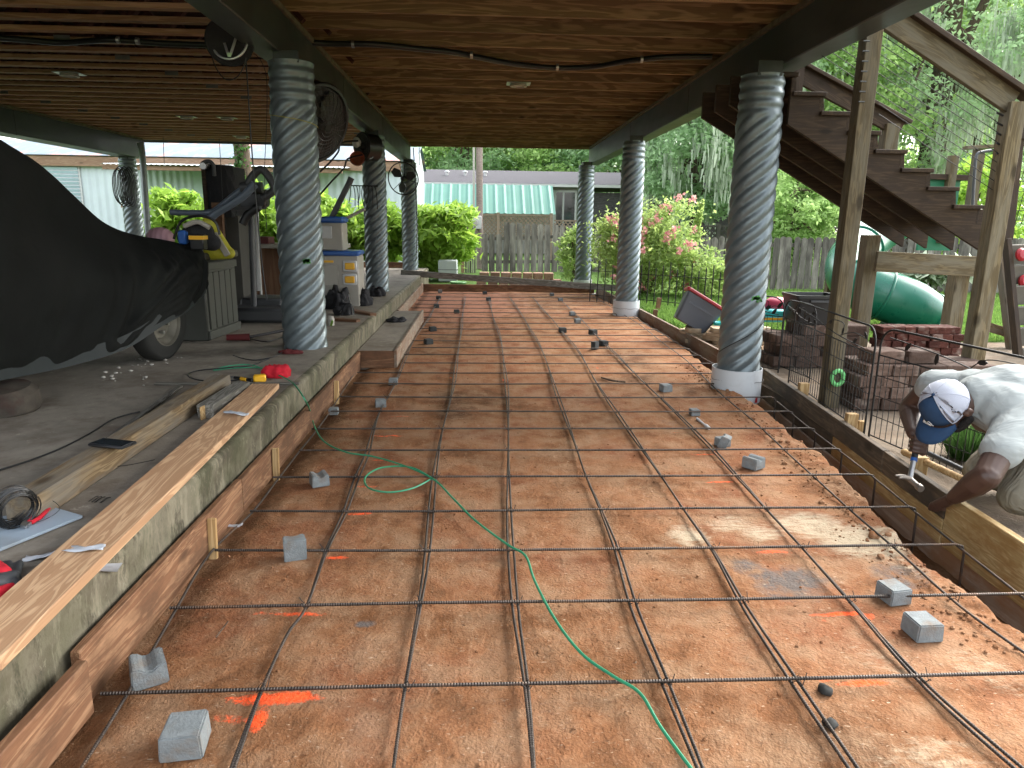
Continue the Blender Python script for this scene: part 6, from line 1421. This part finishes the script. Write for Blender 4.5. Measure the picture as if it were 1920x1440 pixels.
def picket_mesh(w, h, th):
    mb = MB(); n = 6; pts = [(-w/2, 0), (w/2, 0), (w/2, h-w*.45)]+[(w/2*cos(a), h-w*.45+w*.45*sin(a)) for a in np.linspace(.3, pi-.3, 5)]+[(-w/2, h-w*.45)]
    mb.prism([(x, 0, z) for x, z in pts], (0, th, 0)); me = bpy.data.meshes.new('picket'); me.from_pydata(mb.v, [], mb.f); me.materials.append(M['fence']); 
    bm = bmesh.new(); bm.from_mesh(me); bmesh.ops.recalc_face_normals(bm, faces=bm.faces); bm.to_mesh(me); bm.free(); return me
def picket_fence(x0, y0, x1, y1, w, hf, label, gap=.014, z0=0):
    t = thing('picket_fence', label, 'fence', ((x0+x1)/2, (y0+y1)/2, z0)); OFFv = Vector(t.location); L = sqrt((x1-x0)**2+(y1-y0)**2); n = min(100, int(L/(w+gap))); dx, dy = (x1-x0)/n, (y1-y0)/n
    ang = atan2(dy, dx); proto = [picket_mesh(w, 1.0, .018) for _ in range(1)]
    for k in range(n):
        o = bpy.data.objects.new('picket', proto[0]); COL.objects.link(o); o.parent = t; x = x0+dx*(k+.5); y = y0+dy*(k+.5)
        o.location = Vector((x, y, z0))-OFFv; o.rotation_euler = (0, random.gauss(0, .012), ang+random.gauss(0, .03)); o.scale = (random.uniform(.94, 1.03), 1, hf(k/n)+random.uniform(-.015, .015))
        # grain up the picket: mesh is in XZ, material grain follows local X so use the shared object space
    for z in (.25, .85): mk('rail', MB().bar((x0, y0+.04, z*hf(0)), (x1, y1+.04, z*hf(1)), .04, .08), M['fence'], t)
    return t
def vwood(name, dark, light, stain):
    t = NT(name); v = t.map((10, 10, 1.1), rand=True); n1 = t.noise(v, 1.6, 5, .6, .5); n2 = t.noise(t.map((60, 60, 3), rand=True), 2, 4)
    col = t.mix(t.ramp(n1, [(.3, 0.), (.7, 1.)]), dark, light); col = t.mix(t.ramp(n2, [(.35, .5), (.6, 0.)]), col, sc(dark, .5))
    gz = t.n('ShaderNodeSeparateXYZ'); t.set(gz.inputs[0], t.tc); k = t.noise(t.map((3, 3, .9), rand=True), 1.7, 5, .7); col = t.mix(t.ramp(k, [(.42, 0.), (.6, .85)]), col, stain)
    oi = t.n('ShaderNodeObjectInfo'); hv = t.n('ShaderNodeHueSaturation'); t.set(hv.inputs['Color'], col); mr = t.n('ShaderNodeMapRange'); t.set(mr.inputs[0], oi.outputs['Random']); mr.inputs[3].default_value = .6; mr.inputs[4].default_value = 1.35; t.set(hv.inputs['Value'], mr.outputs[0])
    return t.done(hv.outputs[0], .9, 0, t.bump(n2, .4, .01), .2)
M['fence'] = vwood('grey_cedar_pickets', (.13, .118, .10), (.33, .305, .26), (.075, .066, .058))
picket_fence(.0, 19, 3.9, 19.3, .155, lambda q: (.98 if q < .14 else 1.28-.10*q), 'weathered picket fence behind the low block row', gap=.03)
picket_fence(4.15, 14.6, 13.2, 13.0, .118, lambda q: 1.05+.10*q, 'weathered picket fence across the right side behind the slide')
# grey plank gate/post left of the far fence
gt = thing('metal_gate', 'narrow grey slatted gate beside a brown post, left of the far picket fence', 'gate', (-.25, 18.4, 0))
a = PY(872, 500, 18.4); b = PY(893, 425, 18.4)
for k in range(5): mk('slat', MB().bb(a.x+(b.x-a.x)*k/5, a.x+(b.x-a.x)*(k+.75)/5, 18.4, 18.43, 0, b.z+.05), M['fence'], gt)
mk('gate_post', MB().bb(a.x-.1, a.x-.02, 18.36, 18.44, 0, 1.3), M['tanfascia'], gt)
acb = thing('utility_cabinet', 'pale grey box beside the bright shrub beyond the slab', 'box', (-.72, 15.9, 0))
a = PY(822, 540, 15.6); b = PY(857, 488, 15.6); mk('cabinet_body', MB().bb(a.x, b.x, 15.6, 16.1, 0, b.z), flat('pale_grey_cabinet', (.50, .54, .55), .5), acb, bevel=.02); mk('cabinet_lid', MB().bb(a.x-.01, b.x+.01, 15.59, 16.11, b.z*.55, b.z*.57), M['darkgrey'], acb)
one('green_bowl', MB().lathe([(.0, 0), (.12, .02), (.17, .10), (.16, .11), (0, .06)], PZ(858, 541, 0)+Vector((0, .3, 0)), 20), M['leafE'] if False else flat('green_bowl_plastic', (.12, .30, .10), .5), 'small green bowl on the ground behind the far form board', 'bowl')
a = PY(752, 514, 13.35); b = PY(1158, 546, 12.55); a.z = .345; board('lying_board', a, (b.x+.1, b.y, .165), .035, .11, M['greywood'], None, label='long weathered board lying across the far end from the slab to the right form', cat='board')
tb('end_board', (-2.9, 15.25, .37), (-1.62, 15.25, .37), .04, .12, M['formwood'], 'orange board standing at the far end of the slab, left of the farthest column', 'board')
# ================= the man =================
skin = plain('dark_brown_skin', (.062, .032, .022), .5, 0, .18, 14, .15, 90, .002, .45)
shirtm = NT('pale_grey_tshirt'); v_ = shirtm.map((1.8, 9, 9), rot=(.2, .25, .45)); n1 = shirtm.noise(v_, 1.3, 3, .5, 1.0); n2 = shirtm.noise(shirtm.tc, 160, 2)
shirtm = shirtm.done(shirtm.ramp(n1, [(.3, (.30, .325, .32)), (.7, (.305, .33, .325))]), .9, 0, shirtm.bump(n2, .15, .001, shirtm.bump(n1, .45, .035)), .1)
pantm = NT('khaki_trousers'); v_ = pantm.map((2.2, 5, 2.2), rot=(.3, .2, .4)); n1 = pantm.noise(v_, 2., 3, .5, 1.2)
pantm = pantm.done(pantm.ramp(n1, [(.3, (.15, .135, .105)), (.7, (.21, .19, .145))]), .9, 0, pantm.bump(n1, 1., .04), .1)
V = lambda *a: Vector(a)
man = thing('person', 'man in a pale grey t-shirt, khaki trousers and blue and white cap, bending over the form board with a hammer', 'person', (2.65, 3.0, 0))
man['label'] = 'man in grey t-shirt and white-backed cap, kneeling and bending with a hammer'
hd = PY(1771, 762, 3.02); nk = V(2.275, 3.06, .545)
shN = V(2.33, 2.87, .50); elN = PY(1850, 893, 2.70); wrN = PY(1790, 932, 2.84); hN = V(2.115, 2.93, .085)
shF = PY(1752, 722, 3.33); elF = PY(1706, 766, 3.45); wrF = PY(1713, 812, 3.24); hF = PY(1719, 835, 3.19)
pel = V(2.80, 3.10, .42); ch = V(2.40, 3.08, .50)
kN = V(2.44, 2.93, .10); kF = V(2.50, 3.25, .10); hipN = V(2.76, 2.98, .42); hipF = V(2.76, 3.22, .42)
ftN = V(2.92, 2.95, .07); ftF = V(2.95, 3.28, .07)
up = (V(-.72, -.38, .42)).normalized(); fc = (V(-.55, -.12, -.80)); fc = (fc-up*fc.dot(up)).normalized(); rt_ = up.cross(fc).normalized()
HK = 1.13
HD = lambda f, u, r: hd+(fc*f+up*u+rt_*r)*HK
body = [(nk, hd-up*.03, .068, .070), (HD(.0, .018, 0), HD(-.02, .018, 0), .087, .085), (HD(.025, -.01, 0), HD(.035, -.06, 0), .076, .057), (HD(.085, -.012, 0), HD(.105, -.025, 0), .014, .017), (HD(.088, -.062, .018), HD(.088, -.062, -.018), .012, .012), (HD(.07, -.09, 0), HD(.06, -.09, 0), .026, .03), (HD(.070, -.012, .03), HD(.070, -.012, -.03), .012, .012),
    (ch, V(2.62, 3.1, .47), .150, .14), (V(2.62, 3.1, .47), pel, .14, .13), (V(2.33, 3.0, .50), V(2.33, 3.16, .52), .10, .10),
    (shN, elN, .066, .052), (elN, elN+(wrN-elN)*.35, .053, .054), (elN+(wrN-elN)*.35, wrN, .053, .032), (shF, elF, .066, .052), (elF, elF+(wrF-elF)*.3, .052, .051), (elF+(wrF-elF)*.3, wrF, .050, .033),
    (hipN, kN, .075, .055), (hipF, kF, .075, .055), (kN, ftN, .05, .038), (kF, ftF, .05, .038), (ftN, ftN+V(.12, 0, -.02), .04, .03), (ftF, ftF+V(.12, 0, -.02), .04, .03)]
for s_ in (1, -1): body += [(HD(-.005, .0, .088*s_), HD(-.015, -.03, .086*s_), .016, .010), (HD(-.018, .005, .094*s_), HD(-.02, -.01, .094*s_), .012, .011)]
def hand(wr, c, knuck, palmn, grip, L=.085, K=1.2):
    """palm from wrist to knuckle line, fingers curl round the grip point"""
    out = []; d = (c-wr).normalized(); k = Vector(knuck).normalized(); n = Vector(palmn).normalized()
    for q in (-1.2, -.4, .4, 1.2): out.append((wr+k*.010*q, c+k*.020*q, .017, .014))
    for i, q in enumerate((-1.5, -.5, .5, 1.5)):
        f = (.95, 1.05, 1.0, .8)[i]; b = c+k*.0195*q
        if grip:
            p1 = b+d*.028*f-n*.004; p2 = p1+n*.030*f+d*.006; p3 = p2+n*.006-d*.022*f
        else:
            p1 = b+d*.034*f+n*.010; p2 = p1+d*.014*f+n*.022*f; p3 = p2+n*.018*f-d*.004
        out += [(b, p1, .0115, .0105), (p1, p2, .0105, .0095), (p2, p3, .0095, .0085)]
    out = [(a, b, r1*1.1, r2*1.1) for a, b, r1, r2 in out]
    tb0 = wr+(c-wr)*.45-k*.022; t1 = tb0-k*.022+d*.026+n*.012; t2 = t1+d*.024+k*.006+n*.012
    out += [(tb0, t1, .015, .012), (t1, t2, .012, .010)]
    return out
# hammer first: handle runs from the fist down to the board
hm0 = PY(1722, 822, 3.20); hm1 = PY(1706, 898, 3.11)
hdir = (hm1-hm0).normalized()
tc_ = (CP-hm0).normalized(); e1 = tc_.cross(hdir).normalized()
if e1.x < 0: e1 = -e1
pm_ = hm0+hdir*.035+e1*.030+tc_*.004
for q in (-.03, -.01, .01, .03): body.append((wrF, pm_+hdir*q, .026, .018))
for i in range(4):
    pf = hm0+hdir*(.002+.0215*i); R_ = (.028, .029, .028, .025)[i]
    arc = [pf+e1*R_*1.1+tc_*.004, pf+e1*R_*.6+tc_*R_*.9, pf-e1*R_*.45+tc_*R_*.95, pf-e1*R_*1.0+tc_*R_*.1]
    for j in range(3): body.append((arc[j], arc[j+1], .0115-.001*j, .0105-.001*j))
body += [(wrF+e1*.005, hm0-hdir*.018+e1*.028+tc_*.02, .018, .014), (hm0-hdir*.018+e1*.028+tc_*.02, hm0-hdir*.008-e1*.012+tc_*.030, .013, .011)]
body += hand(wrN, PY(1764, 945, 2.915), (.2, -.85, .25), (.25, .45, -.8), True)
o = blob_obj('body', body, skin, man, .0045, 2); 
sh = [(V(2.285, 3.06, .535), V(2.42, 3.08, .525), .118, .165), (V(2.42, 3.08, .525), V(2.66, 3.12, .50), .172, .168), (V(2.66, 3.12, .50), V(2.86, 3.14, .44), .168, .155), (V(2.34, 2.97, .51), V(2.36, 3.20, .53), .125, .120),
      (shN+V(.05, .03, .0), shN+(elN-shN)*.58, .100, .082), (V(2.38, 3.18, .52), shF, .11, .08), (shF+V(.05, -.03, .0), shF+(elF-shF)*.18, .085, .070), (V(2.55, 3.02, .40), V(2.75, 3.05, .36), .11, .11)]
so_ = blob_obj('tshirt', sh, shirtm, man, .009, 5)
tx = bpy.data.textures.new('folds', 'CLOUDS'); tx.noise_scale = .13; dm = so_.modifiers.new('d', 'DISPLACE'); dm.texture = tx; dm.strength = .010; dm.mid_level = .5
pt = [(pel, pel+V(.06, 0, 0), .15, .14), (hipN, kN+V(0, 0, .02), .108, .088), (hipF, kF+V(0, 0, .02), .108, .088), (kN, ftN, .075, .06), (kF, ftF, .075, .06), (V(2.66, 3.1, .38), pel, .12, .14)]
po = blob_obj('trousers', pt, pantm, man, .010, 5); dm = po.modifiers.new('d', 'DISPLACE'); dm.texture = tx; dm.strength = .025; dm.mid_level = .5
# beard, short hair
blob_obj('beard', [(HD(.045, -.095, .035), HD(.045, -.095, -.035), .026, .026), (HD(.0, -.065, .076), HD(.035, -.09, .05), .018, .022), (HD(.0, -.065, -.076), HD(.035, -.09, -.05), .018, .022)], plain('grizzled_black_beard', (.035, .033, .032), .95, 0, .6, 60, 1., 220, .008, .1), man, .005, 2)
blob_obj('hair', [(HD(-.025, .01, 0), HD(-.04, -.01, 0), .084, .078)], plain('short_black_hair', (.012, .010, .009), .9, 0, .3, 40, .8, 200, .005), man, .006, 2)
blob_obj('shoe', [(ftN+V(.0, 0, -.01), ftN+V(.16, 0, -.02), .05, .04)], M['beamcap'], man, .01, 3); blob_obj('shoe', [(ftF+V(.0, 0, -.01), ftF+V(.16, 0, -.02), .05, .04)], M['beamcap'], man, .01, 3)
# cap: crown in head frame, front panel navy, back white mesh
tilt = radians(0)
nb, wm_ = MB(), MB(); NA, NL = 48, 12
def cpt(i, j, off=0):
    a = 2*pi*i/NA; l = radians(-8)+(pi/2-radians(-8))*j/NL
    r = .090+off; z = .093+off
    seam = .0016*(1 if i % 8 == 0 else 0)
    x = cos(a)*cos(l)*(r*1.08+seam); y = sin(a)*cos(l)*(r*.90+seam); zz = sin(l)*z*(1+.08*cos(a)*cos(l))
    return HD(x-.008, zz+.018, y)
for i in range(NA):
    front = (i < 7 or i >= 41); mbk = nb if front else wm_
    for j in range(NL): mbk.add([cpt(i, j), cpt(i+1, j), cpt(i+1, j+1), cpt(i, j+1)], [(0, 1, 2, 3)])
def weld(o, d=.0005):
    bm = bmesh.new(); bm.from_mesh(o.data); bmesh.ops.remove_doubles(bm, verts=bm.verts, dist=d); bm.to_mesh(o.data); bm.free(); o.data.shade_smooth()
navy = plain('navy_cap_cloth', (.022, .05, .105), .85, 0, .15, 20, .3, 200, .002, .2)
cb = mk('cap', nb, navy, man, smooth=None); weld(cb); s1 = cb.modifiers.new('s', 'SOLIDIFY'); s1.thickness = .003
wmm = plain('white_cap_mesh', (.36, .38, .44), .8, 0, .05, 20, .5, 350, .002, .2)
cw2 = mk('cap_back', wm_, wmm, cb, smooth=None); weld(cw2); s1 = cw2.modifiers.new('s', 'SOLIDIFY'); s1.thickness = .003
seams = MB()
for i in (7, 16, 24, 32, 41): seams.tube([cpt(i, j, .002) for j in range(NL+1)], .0022, 5)
seams.tube([cpt(i, 0, .002) for i in range(7, 42)], .003, 5)
mk('cap_seams', seams, wmm, cb, smooth=60)
mk('cap_button', MB().lathe([(0, .004), (.006, .003), (.008, 0)], HD(-.008, .114, 0), 10, Matrix((fc, rt_, up)).transposed()), navy, cb)
P = []
for i in range(-9, 10):
    a = radians(i*6.2); row = []
    for q in (0, .35, .7, 1.):
        r0 = .098; ext = .072*(1-(abs(i)/9)**2.6*.85)*q; row.append(HD(cos(a)*(r0)*1.05-.008+ext, .006-.012*q-.03*(sin(a)**2)*(.4+.6*q), sin(a)*(r0*.90+ext*.25)))
    P.append(row)
br = mk('cap_brim', MB().grid(P), navy, cb, smooth=80); s1 = br.modifiers.new('s', 'SOLIDIFY'); s1.thickness = .004
em = MB()
def emp(x, y): 
    a = x/.094; return HD(cos(a)*cos(y/.11)*(.094*1.08+.004)-.008, sin(y/.11)*.098*(1+.08)+.018+.0015, sin(a)*cos(y/.11)*(.094*.9+.004))
for L in ([(-.022, .018), (-.010, .040), (-.002, .020)], [(.0, .022), (.012, .044), (.022, .022), (.010, .026), (.004, .034)], [(-.024, .014), (0, .018), (.026, .016)], [(-.014, .030), (.0, .030)]):
    em.tube(spline([emp(*q) for q in L], 4), .0016, 4)
mk('cap_emblem', em, M['white'], cb)
# hammer in the far hand
hm = thing('hammer', 'steel claw hammer with a blue-banded black grip held by the man against the board', 'hammer', hm1)
mk('grip', MB().tube([hm0-hdir*.03, hm0, hm0+hdir*.10], [.014, .016, .014], 10), M['black'], hm)
mk('grip_band', MB().tube([hm0+hdir*.102, hm0+hdir*.118], .0155, 10), M['blue'], hm)
mk('shaft', MB().tube([hm0+hdir*.118, hm1], [.012, .013], 10), M['metal'], hm)
a = PY(1683, 890, 3.08); b = PY(1727, 917, 3.02); md = hm1
hmM = plain('worn_hammer_steel', (.30, .27, .24), .45, .8, .3, 20, .3)
mk('hammer_head', MB().tube([md, md+(b-md)*.35, md+(b-md)*.7, md+(b-md)*.72, b], [.014, .013, .012, .017, .017], 12), hmM, hm, smooth=40)
for s_ in (-1, 1): mk('claw', MB().tube(spline([md, md+(a-md)*.5+V(0, .012*s_, .0), a+V(0, .016*s_, -.01)], 4), [.013, .012, .011, .010, .009, .008, .006, .005, .004], 8), hmM, hm)
